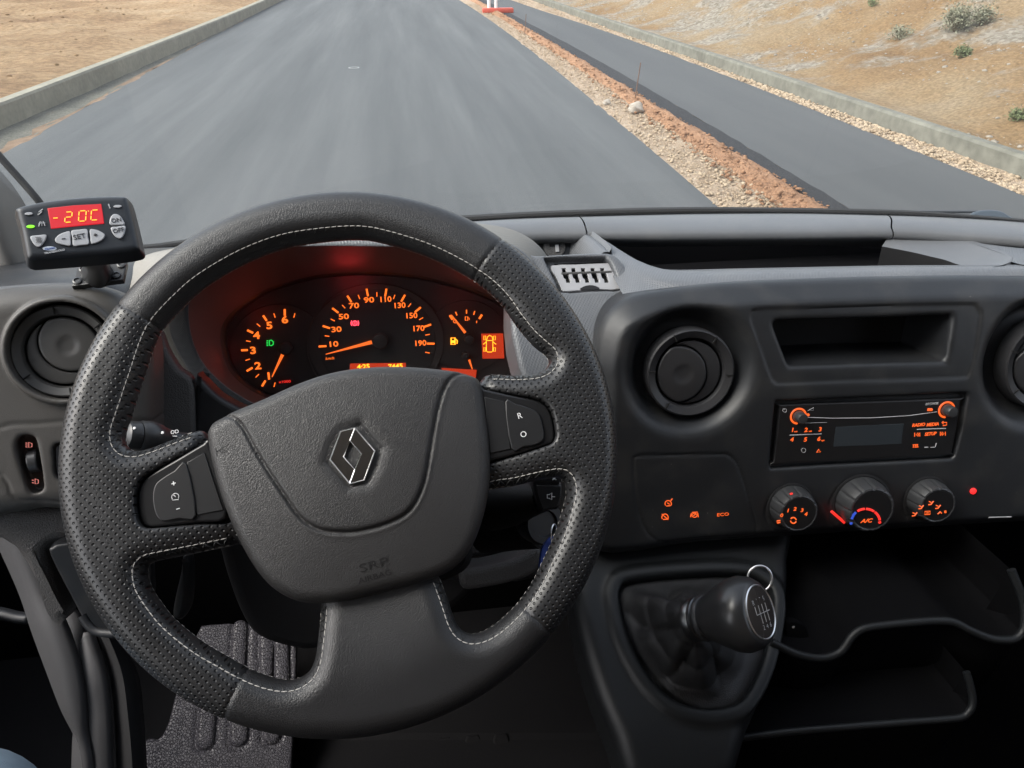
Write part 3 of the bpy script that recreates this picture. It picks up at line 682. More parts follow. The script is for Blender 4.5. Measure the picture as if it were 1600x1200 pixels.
def cover_sdf(u, v, w):
    d2 = COV(u, v); r2 = (u-cc[0])**2+(v-cc[1])**2
    g = GIN(u, v)
    top = WC+0.007-0.75*r2-0.0015*np.clip(g/0.004, 0, 1)       # domed face; the outer crescent lies lower
    top = top-0.0030*np.exp(-(g/0.0013)**2)
    e = EMB(u, v); top = top-0.0022*np.clip(0.5-e/0.0012, 0, 1)-0.0009*np.exp(-((e-0.0008)/0.003)**2)
    r = 0.009
    x = d2+r; y = (w-top)+r
    a = np.minimum(np.maximum(x, y), 0)+np.hypot(np.maximum(x, 0), np.maximum(y, 0))-r
    return np.maximum(a*0.9, -0.02-w)
o = sdf_obj('airbag_cover', cover_sdf, (cc[0]-0.115, cc[1]-0.1, -0.022), (cc[0]+0.115, cc[1]+0.1, 0.034), 0.00125, M_COVER, wheel, W)
def cover_top(u, v):
    r2 = (u-cc[0])**2+(v-cc[1])**2; g = float(GIN(np.array([u]), np.array([v]))[0])
    return WC+0.007-0.75*r2-0.0015*min(max(g/0.004, 0), 1)
cover = o
# badge: a dark mirror diamond, its bright edges and the open middle
def eb(px, py): return W.uv(480+px/8.57, 640+py/8.57, WC+0.006)
outer = [eb(640, 250), eb(907, 555), eb(765, 945), eb(570, 995), eb(308, 670), eb(452, 295)]
hole = [eb(575, 420), eb(728, 595), eb(640, 805), eb(488, 635)]
def rim_bar(name, pts, closed, rad, parent):
    w_ = WC+0.0068
    return tube(name, [(p[0], p[1], w_) for p in pts], rad, M_CHROME, parent, 6, closed, W.M)
badge = plate('badge', [outer, hole[::-1]], WC+0.0035, WC+0.0068, M_DCHROME, wheel, W, 0.0004, 1); badge['label'] = 'dark mirror diamond badge with bright edges'
pe = [tube_mesh([(p[0], p[1], WC+0.0068) for p in outer], 0.0005, 6, True), tube_mesh([(p[0], p[1], WC+0.0068) for p in hole], 0.00048, 6, True),
      tube_mesh([(*outer[0], WC+0.0068), (*hole[0], WC+0.0068)], 0.00036, 6), tube_mesh([(*outer[3], WC+0.0068), (*hole[2], WC+0.0068)], 0.00042, 6)]
mesh('bright_edge', *merge(pe), M_CHROME, badge, W.M, 60)
# switch pods on the side spokes
def pod(outl, btn, blank, marks, lab):
    p = plate('switch_pod', smooth(W.poly(outl, 0.009), 3), -0.004, 0.0095, M_GLOSS, wheel, W, 0.0018, 3); p['label'] = lab
    plate('button', smooth(W.poly(btn, 0.0115), 3), 0.0085, 0.0116, M_GLOSS2, p, W, 0.0008, 3)
    plate('blank_plate', W.poly(blank, 0.0104), 0.0085, 0.0104, M_GLOSS2, p, W, 0.0004, 2)
    for s_, x, y, hp, kw in marks: text('symbol', s_, W, x, y, hp, M_WHITE, p, 0.0117, rot=R(10), **kw)
    return p
def wspoke(u, v): return on_surface([u], [v])[0]
podR = pod([(750, 607), (757, 608), (798, 617), (833, 624), (849, 631), (858, 642), (863, 657), (866, 677), (864, 688), (854, 695), (810, 709), (766, 720), (752, 722)],
    [(789.5, 628), (806, 631), (824, 636), (838, 643), (845, 654), (850, 678), (847, 689), (836, 695), (818, 698), (799.5, 701)],
    [(757, 620), (788, 627.5), (798, 701.5), (766, 708)], [('R', 812, 650, 9, {}), ('O', 818, 679, 9, {})], 'switch pod with R and O on the right spoke')
podL = pod([(325, 690), (317, 693), (273, 719), (237, 740), (221, 755), (215.5, 779), (220, 812), (231, 823), (255, 822), (310, 816), (352, 810), (350, 760)],
    [(291, 724.5), (273, 735), (255, 746), (242, 758), (238.5, 779), (243, 803), (254, 814), (280, 810), (306, 805)],
    [(292, 722.5), (319, 707), (349, 797), (307.5, 804.5)], [('+', 271.5, 756, 9, {'bold': 0.0001}), ('-', 278, 794, 9, {'sx': 1.8})], 'cruise switch pod with plus and minus on the left spoke')
gi = W.uv(274, 776, 0.0117); sc = W.scale(274, 776)
arc = [(gi[0]+5.5*sc*math.cos(t), gi[1]+5.0*sc*math.sin(t), 0.0118) for t in np.linspace(R(-25), R(215), 16)]
mesh('symbol', *merge([tube_mesh(arc+[(gi[0]-4.5*sc, gi[1]-5.2*sc, 0.0118), (gi[0]+5*sc, gi[1]-5.2*sc, 0.0118)], 0.55*sc, 4, True), tube_mesh([(gi[0]-3*sc, gi[1]+3*sc, 0.0118), (gi[0]+0.5*sc, gi[1], 0.0118)], 0.7*sc, 4)]), M_WHITE, podL, W.M)
# moulded lettering and horn marks on the cover
def on_cover(me, px, py, rot, m):
    u, v = W.uv(px, py, WC+0.003)
    u, v = W.uv(px, py, cover_top(u, v))
    me.transform(Matrix.Rotation(rot, 4, 'Z'))
    co = np.empty(len(me.vertices)*3, np.float32); me.vertices.foreach_get('co', co); co = co.reshape(-1, 3)
    for i in range(len(co)):
        z = co[i, 2]; x, y = co[i, 0]+u, co[i, 1]+v; co[i] = (x, y, cover_top(x, y)+z)
    me.vertices.foreach_set('co', co.ravel()); me.update()
    return link('moulded_mark', me, m, cover, W.M, 40)
s_ = W.scale(585, 890)
on_cover(text_mesh('SRP', 13*s_, 0.0008, sx=1.6, bold=-0.00005), 584, 883, R(10.5), M_LETTER)
on_cover(text_mesh('AIRBAG', 8.5*s_, 0.0008, sx=1.25), 586, 901, R(10.5), M_LETTER)
def horn(px, py, rot, k):
    s = s_*k
    v, f = merge([tube_mesh([(-9*s, 0, 0), (-2*s, 1.5*s, 0)]+[(6*s*math.cos(t)+2*s, 4*s*math.sin(t)+0*s, 0) for t in np.linspace(R(150), R(-190), 18)]+[(-2*s, 1*s, 0), (12*s, 6*s, 0)], 0.45*s, 4), tube_mesh([(-10*s, -6*s, 0), (-9*s, 6*s, 0)], 0.45*s, 4)])
    me = bpy.data.meshes.new('horn'); me.from_pydata([tuple(a) for a in v], [], f); on_cover(me, px, py, rot, M_COVER)
horn(347, 703, R(12), 1.0); horn(733, 626, R(190), 0.9)
# ================================================================ CAB: dashboard and fittings
PB = [('noise', 1300, 0.22, 0.0005), ('cells', 900, 0.18, 0.0003)]
M_DASH = mat('dash_plastic', (0.015, 0.016, 0.018), 0.40, spec=0.42, bump=PB, vary=0.12, vscale=6, rvary=0.05, dust=0.35)
M_DASHG = mat('grained_plastic', (0.060, 0.058, 0.057), 0.5, bump=[('cells', 420, 0.5, 0.0006)], vary=0.08, vscale=6)
M_LEFT = mat('left_panel_lit', (0.062, 0.058, 0.053), 0.48, bump=PB, vary=0.07, vscale=5, dust=0.3)  # side-window light put into a paler, warmer base
M_TRIM = mat('embossed_trim', (0.105, 0.110, 0.118), 0.40, bump=[('weave', 430, 0.45, 0.0006)], vary=0.07, vscale=5, dust=0.4)
M_PAD = mat('top_pad', (0.110, 0.114, 0.120), 0.42, bump=PB, vary=0.08, vscale=5, dust=0.4)
M_DARK = mat('dark_plastic', (0.012, 0.012, 0.013), 0.6, spec=0.25, bump=PB)
M_LOW = mat('console_plastic_shaded', (0.009, 0.010, 0.011), 0.42, spec=0.30, bump=PB, vary=0.08, vscale=6)  # darker than the dash plastic: the shade low down is put into it
M_VENT = mat('vent_plastic', (0.022, 0.022, 0.024), 0.42, bump=[('noise', 1400, 0.12, 0.0003)])
M_VENTL = mat('vent_plastic_lit', (0.060, 0.058, 0.055), 0.45, bump=[('noise', 1400, 0.12, 0.0003)])  # paler copy of the vent plastic, carrying the side-window light
M_SEAM = mat('seam_gap', (0.004, 0.004, 0.004), 0.9)
M_GREY = mat('light_grey_plastic', (0.30, 0.30, 0.31), 0.5)
M_KNOB = mat('knob_plastic', (0.030, 0.031, 0.033), 0.33, bump=[('noise', 900, 0.1, 0.0003)])
M_RADIO = mat('radio_face', (0.010, 0.010, 0.011), 0.32, bump=[('noise', 1800, 0.05, 0.0002)])
M_LCD = mat('dark_screen', (0.028, 0.034, 0.040), 0.18)
def glow(name, col, st): return mat(name, (0.02, 0.01, 0.01), 0.6, emis=col, estr=st*0.62)
M_ORG = glow('orange_lit_print', (1.0, 0.13, 0.015), 0.62)
M_ORG2 = glow('amber_lit_print', (1.0, 0.165, 0.018), 0.80)
M_NEED = glow('lit_needle', (1.0, 0.16, 0.02), 0.62)
M_RED = glow('red_lit_print', (1.0, 0.03, 0.02), 0.62)
M_GREEN = glow('green_lamp', (0.02, 0.85, 0.10), 0.5)
M_BLUE = glow('blue_lit_print', (0.02, 0.12, 0.9), 0.35)
M_PANELR = glow('red_backlit_display', (0.75, 0.05, 0.01), 0.36)
M_GREYPR = mat('grey_print', (0.35, 0.35, 0.36), 0.6)
dash = empty('dashboard', pt(1000, 700, 0.8), 'dark grey van dashboard with a deep storage tray and rounded centre console', 'dashboard')
# ---- centre fascia, one moulding carved with bowls and recesses
Fm = Frame(pt(1300, 640, 0.775), 16, 3)
fo = Fm.poly([(930, 870), (934, 760), (937, 680), (936, 610), (935, 570), (944, 520), (965, 488), (1000, 469), (1060, 458), (1150, 448), (1300, 441), (1450, 437), (1600, 436), (1760, 438), (1900, 446), (2120, 470), (2120, 800), (1900, 812), (1600, 824), (1300, 843), (1100, 856)])
FO = Poly2D(smooth(fo, 4), 0.002)
def circ(px, py, rpx, fr, n=48, ry=None):
    u, v = fr.uv(px, py); s = fr.scale(px, py); return u, v, rpx*s
v1 = circ(1080, 580, 100, Fm); v2 = circ(1640, 566, 100, Fm)
bz = smooth(Fm.poly([(1178, 500), (1181, 491), (1192, 486), (1300, 483), (1420, 480), (1518, 478), (1532, 482), (1536, 494), (1529, 530), (1518, 577), (1512, 587), (1502, 590), (1400, 593), (1300, 596), (1222, 599), (1212, 596), (1206, 588), (1190, 540)]), 3)
BZ = Poly2D(bz, 0.001)
op = smooth(Fm.poly([(1213, 512), (1216, 505), (1226, 502), (1300, 500), (1400, 497), (1484, 493), (1493, 495), (1495, 502), (1489, 530), (1483, 558), (1478, 565), (1470, 567), (1350, 570), (1246, 574), (1236, 572), (1232, 567), (1222, 540)]), 3)
OP = Poly2D(op, 0.001)
rr_ = [(1212, 627), (1300, 623), (1400, 619), (1509, 614), (1513, 618), (1504, 670), (1493, 712), (1488, 717), (1400, 722), (1300, 727), (1206, 733), (1203, 728), (1207, 680)]
RR = Poly2D(Fm.poly(rr_), 0.001)
sp = smooth(Fm.poly([(990, 722), (994, 714), (1010, 712), (1070, 711), (1128, 710), (1143, 715), (1154, 730), (1170, 780), (1180, 838), (1110, 843), (1040, 848), (1020, 840), (1006, 822), (994, 780)]), 3)
SPP = Poly2D(sp, 0.001)
KN = [(1235, 797, 34), (1345, 792, 44), (1448, 785, 32)]
kn = [circ(x, y, r, Fm) for x, y, r in KN]
FR = 0.006
def face_w(u, v):                 # the face is gently domed and falls back towards its upper edge
    return -0.9*np.clip(v-0.02, 0, 1)**2*1.0-0.02*np.abs(u)*0
def fascia_sdf(u, v, w):
    d2 = FO(u, v); h = face_w(u, v)
    cw = 0.017+0.004*np.clip((v-0.05)/0.1, -1, 1)
    x = d2+FR; y = w-(h-0.95*smax(cw+d2, 0*d2, 0.004))+FR
    d = np.minimum(np.maximum(x, y), 0)+np.hypot(np.maximum(x, 0), np.maximum(y, 0))-FR
    d = np.maximum(d, -0.085-w)
    for cu, cv, cr in (v1, v2):
        q = np.hypot(u-cu, v-cv); cone = (q-cr-(w-h)*0.55)*0.87
        d = smax(d, -smax(cone, -(w-h+0.030), 0.006), 0.010)
    b = BZ(u, v); d = d+0.0016*np.exp(-((b)/0.0016)**2)*(w > -0.02)
    d = smax(d, -np.maximum(b-0.0002, -(w-h)-0.0016), 0.0015)
    o_ = OP(u, v); d = smax(d, -np.maximum(o_-0.0-(w-h)*0.10, -0.078-w), 0.005)
    r_ = RR(u, v); d = smax(d, -np.maximum(r_, -0.007-(w-h)), 0.003)
    s_ = np.abs(SPP(u, v)); d = d+0.0013*np.exp(-(s_/0.0012)**2)*(w > -0.02)
    for cu, cv, cr in kn:
        q = np.abs(np.hypot(u-cu, v-cv)-cr*1.12); d = d+0.0010*np.exp(-(q/0.0013)**2)
    return d
lo = np.array(fo).min(0)-0.01; hi = np.array(fo).max(0)+0.01
hi[0] = Fm.uv(2110, 600)[0]
fas = sdf_obj('centre_fascia', fascia_sdf, (lo[0], lo[1], -0.088), (hi[0], hi[1], 0.006), 0.0019, M_DASH, dash, Fm)
# dark floor of the cubby
plate('cubby_back', op, -0.079, -0.074, M_DARK, fas, Fm)
# ---- round vents
def vent(fr, cx, cy, R_o, w0, m, label, disc=(0, 0), rot=0.0, bezel=None, deep=0.0):
    u, v = fr.uv(cx, cy, w0); s = fr.scale(cx, cy); Ro = R_o*s
    M_ = fr.M @ Matrix.Translation((u, v, w0)) @ Matrix.Rotation(rot, 4, 'Z')
    root = empty('air_vent', fr.xyz(u, v, w0), label, 'air vent', 'round rotating air vents')
    if bezel:
        Rb = bezel*s
        lathe('bezel', [(Rb*0.90, -0.02), (Rb*1.0, -0.02), (Rb*1.01, 0.000), (Rb*0.995, 0.004), (Rb*0.97, 0.0055), (Rb*0.93, 0.0045), (Rb*0.905, 0.001), (Rb*0.895, -0.012)], m, root, M_, 96)
    v_, f_ = lathe_mesh([(Ro*0.76, -0.016), (Ro*1.0, -0.016), (Ro*1.0, -0.002), (Ro*0.985, 0.001), (Ro*0.95, 0.002), (Ro*0.80, -0.001), (Ro*0.77, -0.004), (Ro*0.76, -0.016)], 96)
    mesh('outer_ring', v_, f_[:-2], m, root, M_, 30)
    for a in (20, 80, 200, 260, 320):       # notches in the ring
        t = R(a); p = Matrix.Rotation(t, 4, 'Z')
        box('ring_mark', Ro*0.80, Ro*0.97, -0.0006, 0.0006, 0.0010, 0.0022, M_SEAM, root, M_ @ p)
    Ri = Ro*0.745
    # back cup, disc and two curved shutters
    lathe('cup', [(Ro*0.99, -0.028), (Ro*0.99, -0.015), (Ri*1.02, -0.015), (Ri*1.02, -0.027), (0.0001, -0.027)], M_SEAM, root, M_, 64)
    def lens(R0, c, R1, sign):
        out = []
        for t in np.linspace(0, 2*math.pi, 96, endpoint=False):
            p = np.array([R0*math.cos(t), R0*math.sin(t)]); d = p-np.array(c); L = np.linalg.norm(d)
            out.append(p if (L < R1) == (sign > 0) else None)
        return out
    c = np.array([Ri*0.30, Ri*0.20]); R1 = Ri*0.86
    big = [(c[0]+R1*math.cos(t), c[1]+R1*math.sin(t)) for t in np.linspace(0, 2*math.pi, 80, endpoint=False)]
    big = [tuple(np.array(p)*min(1, Ri*0.975/np.hypot(*p))) for p in big]
    DD = Poly2D(big, 0.0006, 0.01)
    def disc_sdf(x, y, z):
        d2 = DD(x, y); top = 0.000-0.25*(x*x+y*y)*8; dm = np.hypot(x-c[0]*0.6, y-c[1]*0.6); top = top-0.0016*np.exp(-(dm/(Ri*0.26))**4)
        a = d2+0.002; b = z-top+0.002
        return np.maximum(np.minimum(np.maximum(a, b), 0)+np.hypot(np.maximum(a, 0), np.maximum(b, 0))-0.002, -0.012-z)
    V_, Q_ = sdf_verts(disc_sdf, (-Ri*1.02, -Ri*1.02, -0.013), (Ri*1.02, Ri*1.02, 0.003), 0.0009)
    quick_mesh('shutter', V_, Q_, m, root, M_)
    gap = 0.0013
    def low_sdf(x, y, z):
        q = np.hypot(x, y)-Ri*0.965; d2 = np.maximum(q, -(DD(x, y)-gap)); top = -0.0022-0.5*(x*x+y*y)*4
        a = d2+0.0012; b = z-top+0.0012
        return np.maximum(np.minimum(np.maximum(a, b), 0)+np.hypot(np.maximum(a, 0), np.maximum(b, 0))-0.0012, -0.016-z)
    V_, Q_ = sdf_verts(low_sdf, (-Ri*1.02, -Ri*1.02, -0.018), (Ri*1.02, Ri*1.02, 0.0), 0.0009)
    quick_mesh('shutter', V_, Q_, m, root, M_)
    return root
vent(Fm, 1079, 583, 70, -0.012, M_VENT, 'black round air vent in the centre fascia, left of the open cubby', rot=R(155))
vent(Fm, 1639, 569, 70, -0.012, M_VENT, 'black round air vent cut by the right edge of the photo', rot=R(200))
# ---- radio
radio = empty('car_radio', Fm.xyz(*Fm.uv(1355, 675), -0.004), 'black car radio with orange lit buttons below the open cubby', 'radio')
RW = -0.0012
rf = smooth(Fm.poly([(1222, 633), (1360, 628), (1498, 623), (1501, 626), (1495, 668), (1487, 708), (1484, 711), (1350, 718), (1212, 725), (1209, 722), (1214, 680), (1219, 636)], RW), 2)
body = plate('face_panel', rf, -0.02, RW, M_RADIO, radio, Fm, 0.0012, 2)
scr = plate('display', Fm.poly([(1306, 667), (1412, 662), (1408, 693.5), (1302, 698)], RW), RW-0.001, RW+0.0003, M_LCD, radio, Fm, 0.0002, 1)
def rknob(cx, cy):
    u, v = Fm.uv(cx, cy, RW); s = Fm.scale(cx, cy)
    k = lathe('volume_knob', [(9*s, 0), (9*s, 0.004), (8.2*s, 0.010), (7*s, 0.0115), (0.0001, 0.0118)], M_KNOB, radio, Fm.M @ Matrix.Translation((u, v, RW)), 32)
    a = [(u+11.6*s*math.cos(t), v+11.6*s*math.sin(t), RW+0.0006) for t in np.linspace(R(-10), R(265), 30)]
    tube('lit_ring', a, 1.5*s, M_ORG, k, 6, M=Fm.M)
    return k
rknob(1247, 650); rknob(1478.5, 640)
def ftext(s, x, y, h, m=None, par=radio, fr=Fm, w=RW, **k): return text('lettering', s, fr, x, y, h, m or M_ORG, par, w, 0.0004, **{'rot': R(2.0), **k})
for s, x, y in (('1', 1238, 672), ('2', 1259, 672), ('3', 1281, 671), ('4', 1237, 687), ('5', 1258, 687), ('6', 1279, 686)): ftext(s, x, y, 6.5, sx=1.15, shear=0.15, bold=0.00012)
for s, x, y in (('aux', 1243.5, 674), ('usb', 1266, 673.5), ('opt', 1285.5, 688)): ftext(s, x, y, 2.6)
for s, x, y in (('RADIO', 1435, 664), ('MEDIA', 1457, 663.2), ('SETUP', 1453.5, 678), ('TEL', 1430, 697)): ftext(s, x, y, 5.0, shear=0.2, sx=0.92, bold=0.0001)
ftext('BROWSE', 1456, 631, 3.6, M_GREYPR, shear=0.2)
def marks(name, lst, m, par, fr, w):          # small signs made of polylines in pixels: (points, half width px, closed)
    parts = []
    for pts, rad, cl in lst:
        x0, y0 = pts[0]; s = fr.scale(x0, y0); parts.append(tube_mesh([(*fr.uv(x, y, w), w+0.0002) for x, y in pts], rad*s, 5, cl))
    o_ = mesh(name, *merge(parts), m, par, fr.M, 60)
    if len(parts) > 1: o_['kind'] = 'stuff'
    return o_
def ring_px(cx, cy, r, a0=0, a1=360, n=16, ry=None): return [(cx+r*math.cos(R(t)), cy-(ry or r)*math.sin(R(t))) for t in np.linspace(a0, a1, n)]
for q_ in ([(1234, 680), (1283.5, 678)], [(1432.6, 671), (1477.6, 669.4)]): marks('button_line', [(q_, 0.8, False)], M_GREYPR, radio, Fm, RW)
marks('disc_slot', [([(1258, 652), (1300, 653.5), (1360, 653), (1420, 649.5), (1464, 643.5)], 0.6, False), ([(1258, 661), (1292, 660)], 0.35, False)], M_GREYPR, radio, Fm, RW)
marks('symbol', [(ring_px(1226, 641, 3, 120, 420), 0.4, False), ([(1226, 640.5), (1226, 637.5)], 0.4, False), ([(1262, 641.5), (1271, 641), (1271, 637)], 0.5, True), (ring_px(1255.5, 703.5, 3.4), 0.4, True), ([(1444, 699), (1450, 699)], 0.8, False), ([(1454, 699), (1461, 698.5), (1463, 692)], 0.6, False)], M_GREYPR, radio, Fm, RW)
marks('lit_symbol', [(ring_px(1262.5, 648, 1.2), 1.2, True), ([(1449, 640), (1456, 640)], 2.2, False), ([(1276, 706.5), (1282, 706), (1279, 702)], 0.8, True),
    ([(1472, 660), (1479, 660), (1479, 664), (1473, 665)], 0.7, False), ([(1474, 658), (1471.5, 660.5), (1474, 662.5)], 0.6, False),
    ([(1429, 676), (1429, 682)], 0.6, False), ([(1434, 676), (1431, 679), (1434, 682)], 0.6, True), ([(1437, 676), (1434.5, 679), (1437, 682)], 0.6, True),
    ([(1477, 674.5), (1477, 680.5)], 0.6, False), ([(1472, 674.5), (1475, 677.5), (1472, 680.5)], 0.6, True), ([(1469, 674.5), (1471.5, 677.5), (1469, 680.5)], 0.6, True)], M_ORG, radio, Fm, RW)
# ---- heater knobs
def hknob(cx, cy, rpx, d, label, ring=True):
    u, v = Fm.uv(cx, cy); s = Fm.scale(cx, cy); r = rpx*s; M_ = Fm.M @ Matrix.Translation((u, v, float(face_w(u, v))))
    root = empty('control_knob', Fm.xyz(u, v), label, 'knob', 'heater control knobs')
    bm = bmesh.new(); n = 72; prof = [(1.0, 0.0), (0.99, d*0.35), (0.90, d*0.86), (0.86, d*0.97), (0.80, d), (0.74, d-0.0008), (0.001, d-0.0008)]
    rings = []
    for pr, w in prof:
        rg = []
        for k in range(n):
            t = 2*math.pi*k/n; g = 1.0
            if 0.75 < pr and w > 0.001 and (k % 6) == 0: g = 0.955
            rg.append(bm.verts.new((r*pr*g*math.cos(t), r*pr*g*math.sin(t), w)))
        rings.append(rg)
    for a, b in zip(rings, rings[1:]):
        for k in range(n): bm.faces.new((a[k], a[(k+1) % n], b[(k+1) % n], b[k]))
    from_bm('knob_body', bm, M_KNOB, root, M_, 22)
    lathe('knob_face', [(r*0.74, d-0.0012), (r*0.735, d-0.0003), (0.0001, d-0.0003)], M_RADIO, root, M_, 48)
    lathe('collar', [(r*1.10, -0.003), (r*1.10, 0.0006), (r*1.03, 0.0012), (r*1.0, 0.0006)], M_DARK, root, M_, 64)
    return root, u, v, s, r, M_
def kmark(root, M_, lst, m, d, nm='lit_symbol'):
    parts = [tube_mesh([(x, y, d) for x, y in p], rad, 5, cl) for p, rad, cl in lst]; mesh(nm, *merge(parts), m, root, M_, 60)
def kpos(fr, M_, px, py, w): u, v = fr.uv(px, py, w); return u-M_[0][3]*0, v
def on_knob(kn_, pts, d):
    root, u, v, s, r, M_ = kn_; out = []
    for x, y in pts:
        a, b = Fm.uv(x, y, d); out.append((a-u, b-v))
    return out
D1 = 0.021
k1 = hknob(1235, 790, 33, D1, 'left heater fan knob with lit numbers 0 to 4')
k2 = hknob(1344, 783, 39, D1+0.003, 'middle heater temperature knob with red and blue arc and A/C')
k3 = hknob(1447, 778, 31, D1, 'right heater airflow knob with lit arrow symbols')
def ktext(kn_, s, px, py, h, m=M_ORG, d=D1, **k):
    root, u, v, sc_, r, M_ = kn_; a, b = Fm.uv(px, py, d); me = text_mesh(s, h*sc_, 0.0004, **{'shear': 0.15, 'sx': 1.2, 'bold': 0.0001, **k})
    link('lettering', me, m, root, Fm.M @ Matrix.Translation((a, b, d)))
for s, x, y in (('0', 1221, 805.5), ('1', 1231, 798), ('2', 1242, 795.5), ('3', 1253, 797.5), ('4', 1259, 803.5)): ktext(k1, s, x, y, 5.5)
def kmarks(kn_, lst, m, d, nm='lit_symbol'):
    root, u, v, s, r, M_ = kn_; parts = []
    for pts, rad, cl in lst: parts.append(tube_mesh([(*Fm.uv(x, y, d), d+0.0002) for x, y in pts], rad*s, 5, cl))
    mesh(nm, *merge(parts), m, root, Fm.M, 60)
kmarks(k1, [(ring_px(1239.5, 813, 4.5, 10, 150, 8), 1.0, False), (ring_px(1239.5, 813, 4.5, 190, 340, 8), 1.0, False), ([(1213.5, 814), (1219, 813)], 1.0, False), ([(1214, 817), (1219, 816)], 1.0, False)], M_ORG, D1)
kmarks(k1, [([(1236, 771), (1239, 778), (1243, 786)], 2.6, False)], M_RED, D1-0.006, 'pointer')
DK2 = D1+0.003
kmarks(k2, [(ring_px(1352.5, 815, 22, 95, 125, 6, 20), 1.9, False), (ring_px(1352.5, 815, 22, 55, 88, 6, 20), 1.9, False), (ring_px(1352.5, 815, 22, 8, 48, 6, 20), 1.9, False), ([(1374, 815), (1374.5, 817)], 2.2, False)], M_RED, DK2)
kmarks(k2, [(ring_px(1352.5, 815, 22, 133, 168, 6, 20), 1.9, False), ([(1329.5, 817), (1330, 818.5)], 2.2, False)], M_BLUE, DK2)
kmarks(k2, [([(1299, 799), (1307, 806), (1319, 816.5)], 2.3, False)], M_RED, 0.008, 'pointer')
ktext(k2, 'A/C', 1353.5, 814, 6, d=DK2, shear=0.3)
def arrowman(x, y): return [([(x-4, y+3), (x, y+2.5), (x+2, y-0.5), (x+4, y-2.5)], 0.9, False), ([(x-3, y-2), (x, y-0.5)], 0.8, False)]
kmarks(k3, arrowman(1429, 803)+arrowman(1439, 792)+arrowman(1454.5, 785.5)+arrowman(1465.5, 791.5)+[([(1445, 799), (1453, 798.5), (1453, 803.5), (1445, 804)], 0.7, True), ([(1447, 801.5), (1451, 801.2)], 0.7, False), ([(1465, 803), (1469, 799.5), (1471, 802)], 0.9, False), ([(1477, 798), (1477, 801)], 1.6, False)], M_ORG, D1)
# lit switches and the red lamp, part of the fascia
def cruise(x, y, a=None):
    return [(ring_px(x, y+1, 5, -30, 210, 12), 0.8, False), ([(x-3, y+4.5), (x+3.5, y+4)], 0.8, False), ([(x-1.5, y-0.5), (x+2, y+2)], 0.8, False)]
marks('lit_symbol', cruise(1044, 786)+[([(1048, 782), (1050.5, 779)], 0.9, False)]+cruise(1039, 807)+[([(1034, 803), (1044, 812)], 0.6, False)], M_ORG, fas, Fm, 0.0)
marks('lit_symbol', [(ring_px(1085, 805, 4, ry=3.2), 0.7, True), ([(1080, 802), (1079, 808)], 0.8, False), ([(1090, 801.5), (1091, 808)], 0.8, False), ([(1081, 800.5), (1090, 800)], 0.7, False), ([(1083, 806), (1087, 803)], 0.7, False)], M_ORG, fas, Fm, 0.0)
ftext('ECO', 1129.5, 804, 5, par=fas, w=0.0005, sx=1.35)
u, v = Fm.uv(1520, 767); lathe('warning_lamp', [(0.0034, -0.001), (0.0034, 0.0012), (0.002, 0.0022), (0.0001, 0.0024)], glow('red_lamp', (1.0, 0.02, 0.02), 0.9), fas, Fm.M @ Matrix.Translation((u, v, 0.0)), 24)
marks('label_line', [([(1545, 808.5), (1580, 807.5)], 0.9, False)], M_GREYPR, fas, Fm, 0.0)
# ---- upper trim, storage tray and top pads
def P3(lst, dep): return [pt(x, y, dep if np.isscalar(dep) else dep[i]) for i, (x, y) in enumerate(lst)]
def onz(lst, z): return [ground(x, y, CAMZ+z) for x, y in lst]
def dep_z(px, py, z): return np.dot(ground(px, py, CAMZ+z)-CAM, CF)
ZL = -0.300                                    # height of the tray lip below the camera
lip = [(912, 360), (940, 374), (965, 389), (1002, 411), (1031, 422), (1064, 425), (1150, 423), (1270, 420.5), (1400, 418), (1500, 417.5), (1560, 417), (1600, 417), (1760, 420), (2100, 445)]
low = [(985, 484), (990, 479), (997, 474), (1012, 468), (1034, 463), (1062, 459), (1150, 449), (1270, 443), (1400, 439), (1500, 437), (1560, 436), (1600, 436), (1760, 438), (2100, 467)]
def edge_depth(px, py): # depth of the fascia's rounded top edge
    u, v = Fm.uv(px, py, -0.020); p = Fm.xyz(u, v, -0.020); return np.dot(p-CAM, CF)
A0 = [pt(x, y+6, edge_depth(x, y)+0.012) for x, y in low]; A1 = [pt(x, y-1, edge_depth(x, y)+0.012) for x, y in low]
A2 = onz(lip, ZL); A3 = [p+np.array([0, 0.006, -0.002]) for p in A2]; A4 = [p+np.array([0, 0.010, -0.012]) for p in A2]; A5 = [p+np.array([0, 0.012, -0.12]) for p in A2]
Amid = [0.5*(a+b)+np.array([0, 0, 0.004]) for a, b in zip(A1, A2)]
loft('upper_trim', [A0, A1, Amid, A2, A3, A4, A5], M_TRIM, dash, 3, ncol=90, sharp=60)
# tray: dark floor and back, light end wall
M_TRAY = mat('tray_shaded', (0.006, 0.006, 0.007), 0.8, spec=0.1)  # the deep shade inside the tray is put into this near-black
zf = CAMZ+ZL-0.13; yb = 1.06
box('tray_floor', 0.235, 0.95, 0.70, yb, zf-0.01, zf, M_TRAY, dash)
box('tray_back', 0.15, 0.95, yb, yb+0.01, zf, CAMZ-0.385, M_TRAY, dash)
w_top = [(1385, 359), (1425, 360), (1456, 364), (1490, 371), (1517, 378), (1548, 388), (1571, 398), (1577, 405), (1571, 412), (1550, 417.5), (1520, 419)]
w_bot = [(1378, 385), (1400, 389), (1430, 395), (1455, 401), (1476, 406), (1490, 411), (1500, 414), (1512, 417), (1518, 419.5), (1518, 421), (1515, 422)]
B0 = onz(w_top, ZL+0.0); B1 = [pt(x, y, dep_z(x, y, ZL)-0.005*0) for x, y in w_bot]
B1 = [pt(x, y, dep_z(x, y-14, ZL)) for x, y in w_bot]
